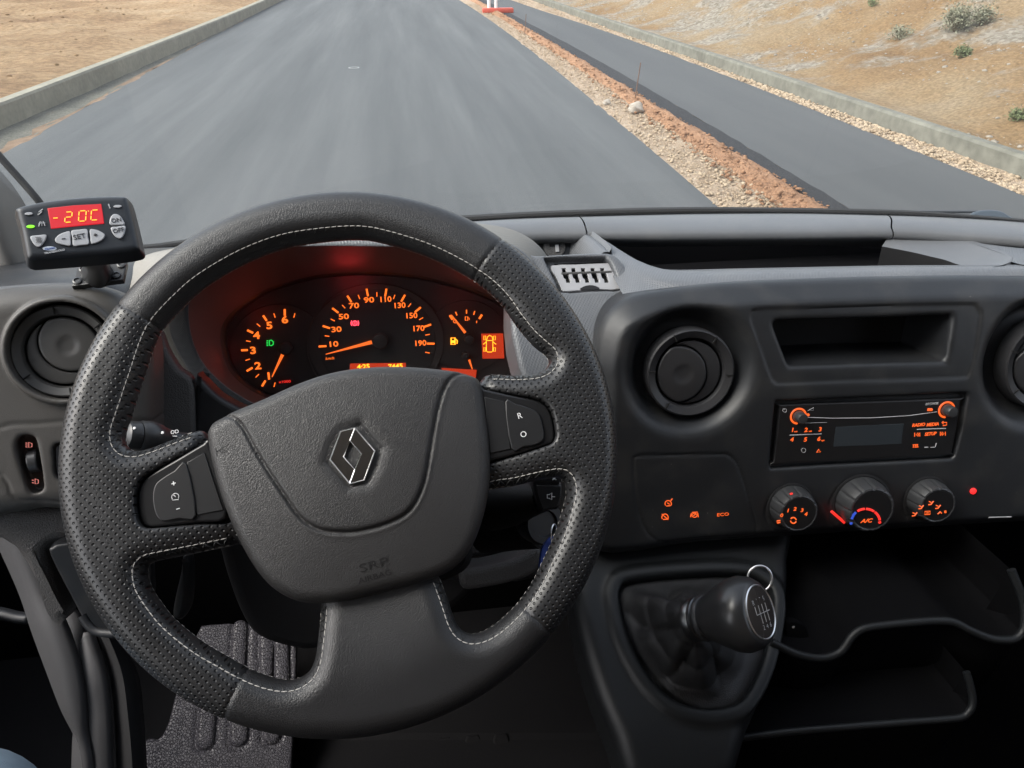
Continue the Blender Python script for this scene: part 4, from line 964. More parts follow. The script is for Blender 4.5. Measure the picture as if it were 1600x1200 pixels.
Bo = [p+np.array([0.02, 0.0, -0.03]) for p in B0]
loft('tray_end_wall', [Bo, [p+np.array([0.008, 0.002, -0.003]) for p in B0], B0, [0.55*a+0.45*b+np.array([0.004, 0, 0]) for a, b in zip(B0, B1)], B1], M_PAD, dash, 3, ncol=60)
# little tray on the left with the usb socket, its fin wall
loft('tray_step', [B1, [p+np.array([0, -0.003, -0.07]) for p in B1]], M_DARK, dash, 1, ncol=60, rsmooth=False)
C0 = onz([(905, 360), (912, 361), (925, 370), (940, 382), (952, 394)], ZL+0.002); 
loft('tray_fin', [[p+np.array([-0.035, 0.0, -0.05]) for p in C0], [p+np.array([-0.012, -0.001, -0.004]) for p in C0], C0, [p+np.array([0.004, 0.004, -0.004]) for p in C0], [p+np.array([0.006, 0.006, -0.10]) for p in C0]], M_TRIM, dash, 3, ncol=30)
# upper trim piece right of the fin (between fin and lip) closes the wall
zz = CAMZ+ZL-0.055
pa = onz([(790, 352), (912, 352), (945, 396), (845, 398)], ZL-0.05)
mesh('small_tray_floor', [(*p[:2], p[2]) for p in pa], [(0, 1, 2, 3)], M_DASH, dash)
ua = ground(866, 388, CAMZ+ZL-0.049)
Fu = Frame(pt(866, 386, 0.90), 38, 0)
plate('socket_panel', Fu.poly([(815, 399), (818, 374), (850, 371), (903, 367), (905, 372), (903, 399)]), -0.01, -0.002, M_DASH, dash, Fu, 0.002)
usb = lathe('usb_socket', [(0.0001, 0), (0.0001, 0.001)][:0]+[(0.0135, -0.01), (0.0135, 0.0), (0.013, 0.0012), (0.0001, 0.0018)], M_DASHG, dash, Fu.M, 40)
plate('socket_opening', [(-0.006, 0.000), (0.007, 0.000), (0.007, 0.003), (-0.006, 0.003)], 0.0019, 0.0024, M_SEAM, usb, Fu, 0.0003)
plate('socket_tongue', [(0.0005, -0.007), (0.005, -0.007), (0.005, 0.002), (0.0005, 0.002)], 0.0024, 0.0030, M_GREYPR, usb, Fu, 0.0003)
box('small_tray_back', float(pa[0][0])-0.1, float(pa[1][0])+0.005, float(pa[0][1]), float(pa[0][1])+0.01, CAMZ+ZL-0.06, CAMZ-0.352, M_DARK, dash)
# top pads in three pieces, from the front overhang back to the windscreen
def pad(name, front, rear):
    f0 = onz(front, -0.292); r0 = onz(rear, -0.292)
    rows = [[p+np.array([0, 0.03, -0.03]) for p in f0], [p+np.array([0, 0.002, -0.014]) for p in f0], [p+np.array([0, -0.001, -0.006]) for p in f0], [p+np.array([0, 0.006, 0]) for p in f0], [0.5*(a+b)+np.array([0, 0, 0.003]) for a, b in zip(f0, r0)], r0, [p+np.array([0, 0.01, -0.006]) for p in r0], [p+np.array([0, 0.14, -0.09]) for p in r0]]
    return loft(name, rows, M_PAD, dash, 3, ncol=60, sharp=60)
pad('top_pad', [(700, 366), (760, 364.5), (805, 363), (860, 361), (916, 360)], [(700, 349), (742, 345.5), (800, 342), (850, 340), (904, 338.5)])
pad('top_pad', [(918.5, 360), (1000, 361), (1105, 360.5), (1250, 359.5), (1396, 357.5)], [(906, 338.5), (1000, 336), (1105, 334), (1250, 333.5), (1386, 336.5)])
pad('top_pad', [(1398.5, 357.5), (1450, 360.5), (1520, 366), (1600, 372), (1800, 390), (2100, 425)], [(1388.5, 336.5), (1450, 338.5), (1520, 342), (1600, 347.5), (1800, 366), (2100, 402)])
# right of the tray the trim runs on
loft('right_trim', [onz([(1512, 377), (1560, 384), (1600, 388), (1700, 394), (1800, 404), (2100, 432)], ZL), onz([(1570, 398), (1585, 400), (1620, 404), (1700, 409), (1800, 418), (2100, 440)], ZL), onz([(1577, 408), (1590, 412), (1620, 417), (1700, 420), (1800, 427), (2100, 450)], ZL)], M_TRIM, dash, 3, ncol=30)
# ---- coin holder in its surround
Fk = Frame(pt(920, 440, 0.80), 52, -2)
ko = Fk.poly([(800, 395), (836, 397), (900, 394), (942, 393), (957, 395), (968, 402), (978, 415), (988, 437), (995, 462), (985, 482), (960, 505), (944, 535), (938, 575), (935, 640), (850, 640), (800, 520)])
ki = Fk.poly([(850, 402), (858, 401), (940, 400.5), (948, 403), (956, 412), (965, 433), (972, 452), (925, 454), (878, 456), (868, 440), (858, 420)])
KO = Poly2D(smooth(ko, 3)); KI = Poly2D(smooth(ki, 3), 0.001)
def k_sdf(u, v, w):
    top = -np.clip(-v-0.03, 0, 1)**2*2.0
    x = KO(u, v)+0.006; y = w-top+0.006
    d = np.minimum(np.maximum(x, y), 0)+np.hypot(np.maximum(x, 0), np.maximum(y, 0))-0.006
    d = smax(d, -np.maximum(KI(u, v), -0.012-w), 0.0025); return np.maximum(d, -0.06-w)
kl = np.array(ko).min(0)-0.01; kh = np.array(ko).max(0)+0.01
sur = sdf_obj('coin_tray_surround', k_sdf, (kl[0], kl[1], -0.062), (kh[0], kh[1], 0.004), 0.0016, M_TRIM, dash, Fk)
coin = empty('coin_holder', Fk.xyz(*Fk.uv(918, 430)), 'light grey coin holder plate with five slots, right of the wheel rim', 'coin holder')
kp = smooth(Fk.poly([(861, 415), (900, 413), (948, 411), (952, 413), (961, 431), (970, 451), (940, 452), (922, 453), (900, 454), (880, 455), (876, 448), (868, 431)], -0.006), 2)
slots = []
for x in (882, 897, 912, 927, 942):
    slots.append(Fk.poly([(x-4, 419), (x+2, 419), (x+3, 425), (x+6.5, 429), (x+9.5, 438.5), (x+9.5, 441), (x+3, 441.5), (x+2, 436), (x-1, 434), (x-3, 427)], -0.006)[::-1])
plate('coin_plate', [kp]+slots, -0.0105, -0.006, M_GREY, coin, Fk, 0.0007, 2)
plate('coin_pocket', Fk.poly([(866, 412), (950, 409), (968, 449), (880, 453)], -0.011), -0.0118, -0.0112, M_SEAM, coin, Fk, 0.0001)
mesh('groove', *tube_mesh([(*Fk.uv(x, y, -0.0067), -0.0067) for x, y in [(877, 428), (900, 427), (925, 426), (955, 425)]], 0.0016, 8), M_DASHG, coin, Fk.M)
plate('finger_notch', smooth(Fk.poly([(907, 453), (911, 448), (921, 445.5), (931, 447), (937, 452.5)], -0.0055), 2), -0.0062, -0.0052, M_DARK, coin, Fk, 0.0003)

# ================================================================ instrument cluster and its hood
Fc = Frame(pt(590, 530, 0.90), 20, 0)
hood = empty('instrument_hood', pt(590, 420, 0.85), 'dark hood around the gauges, its inside glowing red', 'instrument hood')
bezel_px = [(352, 531), (354, 512), (364, 495), (378, 482), (394, 471), (415, 458), (439, 449), (487, 436), (525, 431), (562, 429), (600, 430), (637, 433), (668, 438), (697, 445), (725, 452), (750, 461), (771, 470), (787, 481), (799, 493), (807, 507), (811, 520), (812, 535), (809, 555), (800, 578), (785, 600), (750, 625), (700, 640), (600, 650), (500, 645), (450, 630), (420, 618), (398, 607), (378, 592), (364, 575), (356, 555)]
open_px = [(295, 497), (296, 470), (308, 442), (335, 417), (375, 398), (427, 387), (495, 384), (560, 384), (637, 386), (695, 394), (745, 410), (785, 436), (815, 468), (836, 505), (845, 540), (839, 570), (820, 595), (785, 620), (720, 645), (640, 665), (540, 668), (460, 655), (400, 632), (365, 612), (342, 594), (322, 573), (308, 550), (299, 524)]
trim_px = [(265, 505), (263, 468), (276, 430), (308, 398), (355, 375), (415, 362), (490, 357), (560, 356), (640, 358), (703, 362), (760, 370), (806, 388), (838, 420), (860, 465), (874, 520), (872, 570), (852, 610), (805, 640), (730, 668), (640, 690), (540, 694), (450, 680), (385, 655), (350, 632), (325, 612), (303, 587), (284, 556), (271, 530)]
out_px = [(236, 520), (228, 470), (232, 430), (262, 395), (310, 375), (380, 362), (470, 350), (560, 346), (660, 347), (735, 350), (800, 360), (842, 385), (868, 425), (885, 470), (893, 525), (888, 580), (866, 625), (815, 660), (730, 690), (640, 715), (540, 720), (440, 705), (370, 680), (325, 650), (295, 625), (270, 595), (250, 565), (240, 540)]
def ring3(px, dfun, n=160):
    s = smooth(px, 5); th = np.arctan2(-(s[:, 1]-540), (s[:, 0]-575)*0.62); th = np.unwrap(th)
    o = np.argsort(th); t = np.linspace(-math.pi, math.pi, n, endpoint=False)
    thw = np.concatenate([th-2*math.pi, th, th+2*math.pi]); sx = np.tile(s[:, 0], 3); sy = np.tile(s[:, 1], 3); o = np.argsort(thw)
    x = np.interp(t, thw[o], sx[o]); y = np.interp(t, thw[o], sy[o])
    return [pt(a, b, dfun(a, b)) for a, b in zip(x, y)]
def plane_dep(px, py, w):
    p = Fc.xyz(*Fc.uv(px, py, w), w); return float(np.dot(p-CAM, CF))
dO = lambda a, b: 0.775+0.075*np.clip((b-384)/280, 0, 1)
M_HOODIN = mat('hood_inner', (0.055, 0.045, 0.043), 0.6, bump=PB)
r_b2 = ring3([(x*0.985+575*0.015, y*0.985+540*0.015) for x, y in bezel_px], lambda a, b: plane_dep(a, b, -0.012))
r_b1 = ring3(bezel_px, lambda a, b: plane_dep(a, b, -0.002)); r_b0 = ring3([(575+(x-575)*1.035, 540+(y-540)*1.04) for x, y in bezel_px], lambda a, b: plane_dep(a, b, 0.004))
r_o = ring3(open_px, dO)
def closed_loft(name, rings, m, par, sub=1, sharp=50):
    A = np.array(rings)
    if sub > 1: A = np.stack([smooth(A[:, j], sub, False) for j in range(A.shape[1])], 1)
    return mesh(name, A.reshape(-1, 3), grid_faces(A.shape[0], A.shape[1], True), m, par, None, sharp)
closed_loft('bezel', [r_b2, r_b1, r_b0], M_GLOSS2, hood, 3)
closed_loft('hood_inner', [r_b0, [0.55*np.array(a)+0.45*np.array(b) for a, b in zip(r_b0, r_o)], r_o], M_HOODIN, hood, 3)
r_o2 = ring3([(575+(x-575)*1.006, 540+(y-540)*1.006) for x, y in open_px], lambda a, b: dO(a, b)-0.003)
r_t = ring3(trim_px, lambda a, b: dO(a, b)+0.012); r_t2 = ring3([(575+(x-575)*1.008, 540+(y-540)*1.01) for x, y in trim_px], lambda a, b: dO(a, b)+0.018)
closed_loft('hood_trim', [r_o, r_o2, [0.5*(np.array(a)+np.array(b))+np.array([0, -0.002, 0.002]) for a, b in zip(r_o2, r_t)], r_t, r_t2], M_TRIM, hood, 3)
r_s = ring3(out_px, lambda a, b: dO(a, b)+0.09)
r_s2 = [p+np.array([0, 0.10, -0.05]) for p in ring3(out_px, lambda a, b: dO(a, b)+0.13)]
closed_loft('hood_shell', [r_t2, [0.5*(np.array(a)+np.array(b))+np.array([0, 0, 0.004]) for a, b in zip(r_t2, r_s)], r_s, r_s2], mat('hood_shell_lit', (0.15, 0.143, 0.128), 0.5, bump=[('weave', 430, 0.4, 0.0006)]), hood, 3)  # pale beige carries the light falling on the hood's outside
# cluster face
clus = empty('instrument_cluster', Fc.o, 'instrument cluster with orange lit speedometer, rev counter and fuel gauge', 'instrument cluster')
M_DIAL = mat('dial_face', (0.016, 0.015, 0.015), 0.5); M_DIAL2 = mat('dial_ring', (0.030, 0.028, 0.027), 0.45)
bezel_uv = smooth(Fc.poly([(575+(x-575)*1.03, 540+(y-540)*1.03) for x, y in bezel_px], -0.012), 2)
plate('back_face', bezel_uv, -0.020, -0.0125, M_DIAL, clus, Fc, 0.0002)
def dial(name, cx, cy, rx, ry, w, m, par=clus):
    return plate(name, Fc.poly([(cx+rx*math.cos(t), cy+ry*math.sin(t)) for t in np.linspace(0, 2*math.pi, 64, endpoint=False)], w), w-0.002, w, m, par, Fc, 0.0005)
spd = dial('speed_dial', 587, 533, 107, 90, -0.0095, M_DIAL2); 
plate('dial_inner', Fc.poly([(590+91*math.cos(t), 536+84*math.sin(t)) for t in np.linspace(0, 2*math.pi, 64, endpoint=False)], -0.009), -0.0094, -0.0088, M_DIAL, spd, Fc, 0.0003)
tach = dial('rev_dial', 436, 545, 76, 70, -0.0105, M_DIAL)
ful = dial('fuel_dial', 730, 525, 62, 56, -0.0105, M_DIAL)
ring = marks('dial_rim', [([(482+0*t, 0) for t in ()] or [(590-110*math.cos(t), 540-94*math.sin(t)) for t in np.linspace(R(-35), R(60), 20)], 0.9, False)], M_DIAL2, spd, Fc, -0.0085)
WD = -0.0082
def ticks(lst, cx, cy, L, rad, par):
    out = []
    for x, y in lst:
        dx, dy = x-cx, y-cy; q = math.hypot(dx, dy); dx /= q; dy /= q
        out.append(([(x-dx*L/2, y-dy*L/2), (x+dx*L/2, y+dy*L/2)], rad, False))
    return out
def tick_set(nm, lst, cx, cy, L, rad, par):
    for t in ticks(lst, cx, cy, L, rad, par): marks(nm, [t], M_ORG2, par, Fc, WD)
tick_set('scale_mark', [(504, 541), (510, 511), (524, 485), (546, 467), (574, 457), (603, 457), (630, 466), (653, 484), (668, 509), (673, 537)], 590, 536, 12, 1.7, spd)
tick_set('fine_mark', [(511, 525), (520, 500), (537, 479), (561, 464), (589, 460), (616, 464), (640, 477), (658, 498), (668, 523), (668, 551)], 590, 536, 7, 0.8, spd)
tick_set('scale_mark', [(412, 599), (390, 577), (382, 547), (391, 518), (414, 497), (445, 488)], 446, 544, 10, 1.8, tach)
tick_set('fine_mark', [(460, 493), (429, 493), (404, 508), (388, 533), (387, 562), (402, 587), (429, 601)], 446, 544, 7, 0.8, tach)
tick_set('fine_mark', [(713, 490), (729, 487), (741, 489)], 729, 530, 6, 1.0, ful); tick_set('scale_mark', [(705, 496), (751, 495)], 729, 530, 8, 1.8, ful)
def ctext(s, x, y, h, par, m=None, **k): return text('lettering', s, Fc, x, y, h, m or M_ORG2, par, WD, 0.0004, **{'sx': 1.45, 'bold': 0.00018, **k})
for s, x, y in (('10', 520.5, 538), ('30', 525.5, 515), ('50', 537, 495), ('70', 553, 478), ('90', 576.5, 469), ('110', 602, 468), ('130', 624, 477.5), ('150', 642.5, 493.5), ('170', 653.5, 513.5), ('190', 656.5, 536.5)): ctext(s, x, y, 8.6, spd, sx=1.4 if len(s) == 2 else 1.1)
for s, x, y in (('1', 420, 588), ('2', 403, 572), ('3', 395.5, 548), ('4', 401, 524.5), ('5', 421, 509), ('6', 445, 500)): ctext(s, x, y, 11.5, tach, sx=1.3, bold=0.00035)
ctext('km/h', 515, 560, 4.5, spd, shear=0.3, sx=1.1, bold=0); ctext('x1000', 445, 596.5, 4.2, tach, sx=1.3, bold=0, m=M_RED)
def needle(x0, y0, x1, y1, r0, r1, hub, par, w=-0.002, col=None):
    a = np.array(Fc.uv(x0, y0, w)); b = np.array(Fc.uv(x1, y1, w)); s = Fc.scale(x0, y0); d = b-a; d /= np.linalg.norm(d); nn = np.array([-d[1], d[0]])
    plate('needle', [tuple(a+nn*r0*s), tuple(a-nn*r0*s), tuple(b-nn*r1*s), tuple(b+nn*r1*s)], w-0.0006, w+0.0006, col or M_NEED, par, Fc, 0.0003)
    if hub:
        hx, hy, hr = hub; u, v = Fc.uv(hx, hy, w)
        lathe('needle_hub', [(hr*s, -0.006), (hr*s, 0.001), (hr*s*0.85, 0.0028), (hr*s*0.3, 0.0036), (0.0001, 0.0037)], M_BLACKRUB, par, Fc.M @ Matrix.Translation((u, v, w)), 32)
needle(581, 534.5, 509, 553.5, 2.9, 0.6, (594, 533, 13), spd)
needle(442, 553, 425, 589, 2.6, 0.8, (446, 545, 10.5), tach)
needle(727, 520, 705, 492, 2.2, 0.9, (733, 530, 8), ful)
needle(733, 562, 738, 577, 1.8, 0.8, (727, 556, 6), ful)
# warning lamps: lit print that really glows on the face
def lamp_marks(nm, lst, m, par): return marks(nm, lst, m, par, Fc, WD)
M_BR = glow('red_warning', (1.0, 0.05, 0.08), 2.4); M_FW = glow('amber_warning', (1.0, 0.30, 0.015), 1.8)
lamp_marks('brake_warning', [(ring_px(554.5, 505, 3.6), 0.6, True), ([(549.5, 501), (548.5, 505), (549.5, 509)], 0.6, False), ([(559.5, 501), (560.5, 505), (559.5, 509)], 0.6, False), ([(554.5, 503), (554.5, 507)], 0.6, False)], M_BR, spd)
marks('fuel_warning', [([(705, 528), (711, 528), (711, 538), (705, 538)], 1.1, True), ([(706, 534), (710, 534)], 2.2, False), ([(712, 530), (714.5, 532), (714, 537)], 0.8, False)], M_FW, ful, Fc, WD)
lamp_marks('headlamp_symbol', [([(421, 532), (424, 531.5), (427, 534), (427, 538), (424, 540), (421, 539.5)], 0.9, True), ([(416.5, 532.5), (419, 532.5)], 0.8, False), ([(416.5, 535), (419, 535)], 0.8, False), ([(416.5, 537.5), (419, 537.5)], 0.8, False), ([(416.5, 540), (419, 540)], 0.8, False)], M_GREEN, tach)
lamp_marks('pump_symbol', [([(727, 495), (731, 495), (731, 500.5), (727, 500.5)], 0.8, True), ([(732.5, 496), (733.5, 500)], 0.5, False), ([(745, 501), (744.5, 505)], 0.6, False)], M_ORG2, ful)
lamp_marks('pump_symbol', [(ring_px(711, 502, 2.6), 0.6, True)], M_ORG2, ful)
d1 = plate('trip_display', Fc.poly([(547, 568), (634, 567), (636, 600), (545, 600)], -0.0086), -0.0095, -0.0086, M_PANELR, spd, Fc, 0.0002)
ctext('4:25', 568, 573, 7, d1, m=M_FW, sx=1.2); ctext('7445', 618, 572.5, 7, d1, m=M_FW, sx=1.2)
d2 = plate('door_display', Fc.poly([(752, 521.5), (786, 521), (788, 560), (754, 560.5)], -0.0086), -0.0095, -0.0086, M_PANELR, ful, Fc, 0.0002)
marks('van_outline', [([(760, 532), (762, 526), (765, 524), (769, 526), (770, 532), (770, 548), (768, 550), (762, 550), (760, 548)], 0.55, True), ([(756, 525), (759, 525), (759, 531), (756, 531)], 0.5, True), ([(771, 525), (774, 525), (774, 531), (771, 531)], 0.5, True),
    ([(756, 543), (759, 543), (759, 549), (756, 549)], 0.5, True), ([(771, 543), (774, 543), (774, 549), (771, 549)], 0.5, True), ([(760, 534), (755, 538)], 0.6, False), ([(770, 534), (775, 538)], 0.6, False), ([(761, 532), (769, 532)], 0.5, False)], M_FW, d2, Fc, -0.0084)
plate('lower_display', Fc.poly([(690, 575), (745, 578), (742, 600), (690, 600)], -0.0086), -0.0095, -0.0086, M_PANELR, ful, Fc, 0.0002)
lens_px = [(575+(x-575)*0.99, 540+(y-540)*0.99) for x, y in bezel_px]
M_LENS = bpy.data.materials.new('clear_lens'); M_LENS.use_nodes = True; n, l = nodes(M_LENS); n.remove(n['Principled BSDF'])
tr = n.new('ShaderNodeBsdfTransparent'); tr.inputs[0].default_value = (0.96, 0.96, 0.96, 1); gg = n.new('ShaderNodeBsdfGlossy'); gg.inputs['Roughness'].default_value = 0.35
mx = n.new('ShaderNodeMixShader'); mx.inputs[0].default_value = 0.015; l.new(tr.outputs[0], mx.inputs[1]); l.new(gg.outputs[0], mx.inputs[2]); l.new(mx.outputs[0], n['Material Output'].inputs[0])
lu = smooth(Fc.poly(lens_px, 0.004), 2)
mesh('clear_lens', [(a, b, 0.004+0.0*a) for a, b in lu], [tuple(range(len(lu)))], M_LENS, clus, Fc.M)
# the lit lamps' own light, which reddens the inside of the hood
def lampl(px, py, dep, e, col, r): 
    l = bpy.data.lights.new('cluster_lamp', 'POINT'); l.energy = e; l.color = col; l.shadow_soft_size = r
    o = bpy.data.objects.new('cluster_lamp', l); COL.objects.link(o); o.location = Vector(pt(px, py, dep)); o.parent = clus; o.matrix_parent_inverse = world_of(clus).inverted(); return o
lampl(545, 440, 0.85, 0.010, (1.0, 0.045, 0.05), 0.02)
lampl(720, 470, 0.855, 0.005, (1.0, 0.06, 0.04), 0.025)
lampl(400, 500, 0.865, 0.004, (1.0, 0.08, 0.05), 0.025)
lampl(812, 545, 0.850, 0.005, (1.0, 0.06, 0.03), 0.02)
lampl(345, 560, 0.865, 0.003, (1.0, 0.06, 0.03), 0.025)
# ================================================================ left dashboard, column, lower parts
Fl = Frame(pt(101, 548, 0.655), 24, -10)
lo_ = Fl.poly([(-120, 470), (-40, 455), (20, 447), (100, 443), (150, 446), (190, 462), (215, 490), (232, 530), (236, 580), (236, 640), (238, 700), (240, 800), (60, 802), (-120, 800)])
LO = Poly2D(smooth(lo_, 3), 0.002)
lc = circ(101, 548, 97, Fl)
swp = smooth(Fl.poly([(-60, 665), (0, 668), (14, 664), (60, 662), (240, 661), (240, 785), (60, 784), (32, 783), (16, 773), (2, 742), (-60, 735)]), 2)
SW = Poly2D(swp, 0.001)
slot = smooth(Fl.poly([(24, 697), (30, 683), (38, 680), (50, 681), (56, 688), (61, 710), (67, 757), (63, 769), (54, 772), (46, 770), (38, 755), (30, 725)]), 3); SL = Poly2D(slot, 0.0008)
slot2 = smooth(Fl.poly([(82, 700), (88, 693), (140, 693), (140, 750), (90, 750), (84, 740)]), 1); SL2 = Poly2D(slot2, 0.0008)
def left_sdf(u, v, w):
    r = 0.022; x = LO(u, v)+r; top = -0.35*np.clip(-v-0.05, 0, 1)**2; y = w-top+r
    d = np.minimum(np.maximum(x, y), 0)+np.hypot(np.maximum(x, 0), np.maximum(y, 0))-r
    q = np.hypot(u-lc[0], v-lc[1])
    d = smin(d, ext(q-lc[2]*0.995, w+0.03, 0.038, 0.005), 0.0012)
    d = smax(d, -np.maximum(q-lc[2]*0.88, -0.03-w), 0.002)
    s = SW(u, v); d = d+0.0012*np.exp(-(s/0.0013)**2)
    d = smax(d, -np.maximum(SL(u, v), -0.016-(w-top)), 0.002); d = smax(d, -np.maximum(SL2(u, v), -0.005-(w-top)), 0.0015)
    return np.maximum(d, -0.075-w)
l0 = np.array(lo_).min(0)-0.01; l1 = np.array(lo_).max(0)+0.01
lp = sdf_obj('left_fascia', left_sdf, (l0[0], l0[1], -0.078), (l1[0], l1[1], 0.010), 0.0017, M_LEFT, dash, Fl)
vent(Fl, 98, 549, 82, -0.004, M_VENTL, 'grey round air vent at the far left beside the wheel rim', rot=R(10))
# headlamp levelling wheel
u, v = Fl.uv(51, 722, -0.006); s = Fl.scale(51, 722)
Mt = Fl.M @ Matrix.Translation((u, v, -0.012)) @ Matrix.Rotation(R(90), 4, 'Y') @ Matrix.Rotation(R(0), 4, 'Z')
tw = lathe('thumb_wheel', [(0.0001, -8*s), (20*s, -8*s), (21*s, -6*s), (21*s, 6*s), (20*s, 8*s), (0.0001, 8*s)], M_KNOB, lp, Mt, 20, 20)
marks('symbol', [([(45, 691), (50, 693), (50, 698), (45, 699)], 0.6, True), ([(40, 692), (43, 692.5)], 0.6, False), ([(40, 695), (43, 695.5)], 0.6, False), ([(40, 698), (43, 698.5)], 0.6, False)], glow('pale_red_print', (1.0, 0.30, 0.25), 0.45), lp, Fl, -0.003)
marks('symbol', [([(55, 748), (60, 750), (60, 755), (55, 756)], 0.6, True), ([(50, 750), (53, 750.5)], 0.6, False), ([(50, 754), (53, 754.5)], 0.6, False)], glow('pale_red_print', (1.0, 0.30, 0.25), 0.45), lp, Fl, -0.003)
plate('blank_switch', smooth(Fl.poly([(87, 700), (91, 697), (140, 697), (140, 746), (92, 746), (89, 738)], -0.003), 1), -0.006, -0.003, M_DASH, lp, Fl, 0.0005)
# top of the dashboard at the left
loft('left_top', [P3([(-160, 470), (-60, 455), (20, 446), (100, 442), (150, 445), (205, 470)], [0.70, 0.69, 0.685, 0.685, 0.69, 0.70]),
    P3([(-160, 455), (-60, 440), (20, 434), (100, 430), (170, 434), (225, 455)], [0.72, 0.71, 0.705, 0.705, 0.71, 0.73]),
    P3([(-160, 420), (-60, 420), (20, 412), (110, 406), (190, 402), (262, 400)], [0.80, 0.80, 0.79, 0.79, 0.80, 0.82]),
    P3([(-160, 395), (-60, 400), (30, 396), (120, 393), (215, 391), (300, 388)], [0.92, 0.92, 0.92, 0.92, 0.93, 0.95]),
    P3([(-160, 385), (-60, 390), (30, 386), (120, 385), (215, 385), (300, 380)], [1.05, 1.05, 1.05, 1.05, 1.05, 1.05])], M_DASH, dash, 4, ncol=50)
# fold between the left top and the hood, its lit look put into the beige
loft('defroster_cover', [P3([(196, 470), (205, 455), (225, 432), (255, 408), (290, 392)], 0.70), P3([(200, 440), (212, 425), (235, 405), (265, 394), (300, 388)], 0.74), P3([(190, 425), (205, 412), (230, 398), (262, 390), (300, 384)], 0.79), P3([(225, 400), (240, 395), (262, 390), (285, 387), (320, 382)], 0.86)], mat('defroster_lit_beige', (0.24, 0.225, 0.20), 0.5, bump=PB), dash, 4, ncol=30)
# grained cheeks beside the column, and the column shroud
def slab(name, px, dep, m, par, thick=0.02, w_r=0.006, tilt=25, yaw=0, res=0.002, cut=None, sdfm=False):
    cx = sum(p[0] for p in px)/len(px); cy = sum(p[1] for p in px)/len(px); f = Frame(pt(cx, cy, dep), tilt, yaw)
    return plate(name, smooth(f.poly(px), 4), -thick, 0, m, par, f, w_r, 3)
slab('column_cheek', [(232, 545), (242, 520), (252, 520), (262, 545), (280, 575), (302, 595), (306, 640), (307, 700), (300, 760), (236, 760), (231, 650)], 0.76, M_DASHG, dash, 0.03, 0.006, 22, -12)
slab('column_cheek', [(305, 600), (313, 592), (340, 618), (380, 640), (440, 665), (520, 690), (620, 700), (700, 690), (780, 660), (840, 625), (880, 590), (925, 580), (925, 760), (860, 900), (600, 900), (400, 860), (310, 760)], 0.80, M_DASH, dash, 0.03, 0.006, 22, 0)
col_ = empty('steering_column', pt(560, 760, 0.72), 'black steering column shroud behind the wheel', 'steering column')
c0 = W.xyz(0, 0, -0.03); ax = -W.N
def shroud(name, u0, u1, v0, v1, d0, d1, m, par, sh=0.85):
    rows = []
    for d, k in ((d0-0.001, 0.6), (d0, 0.93), (d0+0.01, 1.0), ((d0+d1)/2, 0.97), (d1, sh)):
        cu, cv = (u0+u1)/2, (v0+v1)/2; hu, hv = (u1-u0)/2*k, (v1-v0)/2*k
        rows.append([W.xyz(cu+hu*np.sign(math.cos(t))*abs(math.cos(t))**0.6, cv+hv*np.sign(math.sin(t))*abs(math.sin(t))**0.6, -d) for t in np.linspace(0, 2*math.pi, 48, endpoint=False)])
    V_ = np.array(rows).reshape(-1, 3); F_ = grid_faces(len(rows), 48, True)+[tuple(range(48))[::-1]]
    return mesh(name, V_, F_, m, par, None, 45)
shroud('upper_shroud', -0.070, 0.080, -0.050, 0.045, 0.045, 0.26, M_DASHG, col_)
shroud('lower_shroud', -0.060, 0.085, -0.105, -0.045, 0.050, 0.24, M_DARK, col_)
# indicator stalk: ribbed end cap, fat knob with white dots, thin arm
st = empty('indicator_stalk', pt(245, 680, 0.66), 'black indicator stalk with white dots behind the left spoke', 'stalk')
a0, a1 = pt(194, 679, 0.640), pt(330, 690, 0.70); dv_ = (a1-a0)/np.linalg.norm(a1-a0); L_ = np.linalg.norm(a1-a0)
Ms = Matrix(Matrix.Translation(Vector(a0)) @ Vector(dv_).to_track_quat('Z', 'Y').to_matrix().to_4x4())
q = 0.655/FOC
lathe('end_cap', [(0.0001, -0.001), (15*q, 0), (20*q, 3*q), (21.5*q, 8*q), (22*q, 20*q), (21*q, 21*q)], M_KNOB, st, Ms, 36)
kb_ = lathe('stalk_knob', [(0.0001, 21.6*q), (22*q, 21.6*q), (24*q, 26*q), (24.5*q, 40*q), (22*q, 52*q), (17*q, 62*q), (15*q, 68*q), (13.5*q, 69*q), (15*q, 71*q), (13.5*q, 74*q), (14*q, 78*q), (0.0001, 78*q)], M_KNOB, st, Ms, 40)
lathe('arm', [(0.0001, 77*q), (11.5*q, 77*q), (10*q, 150*q), (0.0001, 150*q)], M_KNOB, st, Ms, 24)
for x, y, dd in ((210, 669, 0.628), (254, 676, 0.6375)):
    lathe('white_dot', [(0.0013, 0), (0.0011, 0.0006), (0.0001, 0.0007)], M_WHITE, kb_, Frame(pt(x, y, dd), 40).M, 16)
Fs = Frame(pt(275, 676, 0.647), 38, 0, 5)
text('lettering', 'OD', Fs, 273, 675, 6, M_WHITE, st, 0.0)
marks('symbol', [([(270, 681.5), (277, 681.5)], 0.5, False)], M_WHITE, st, Fs, 0.0)
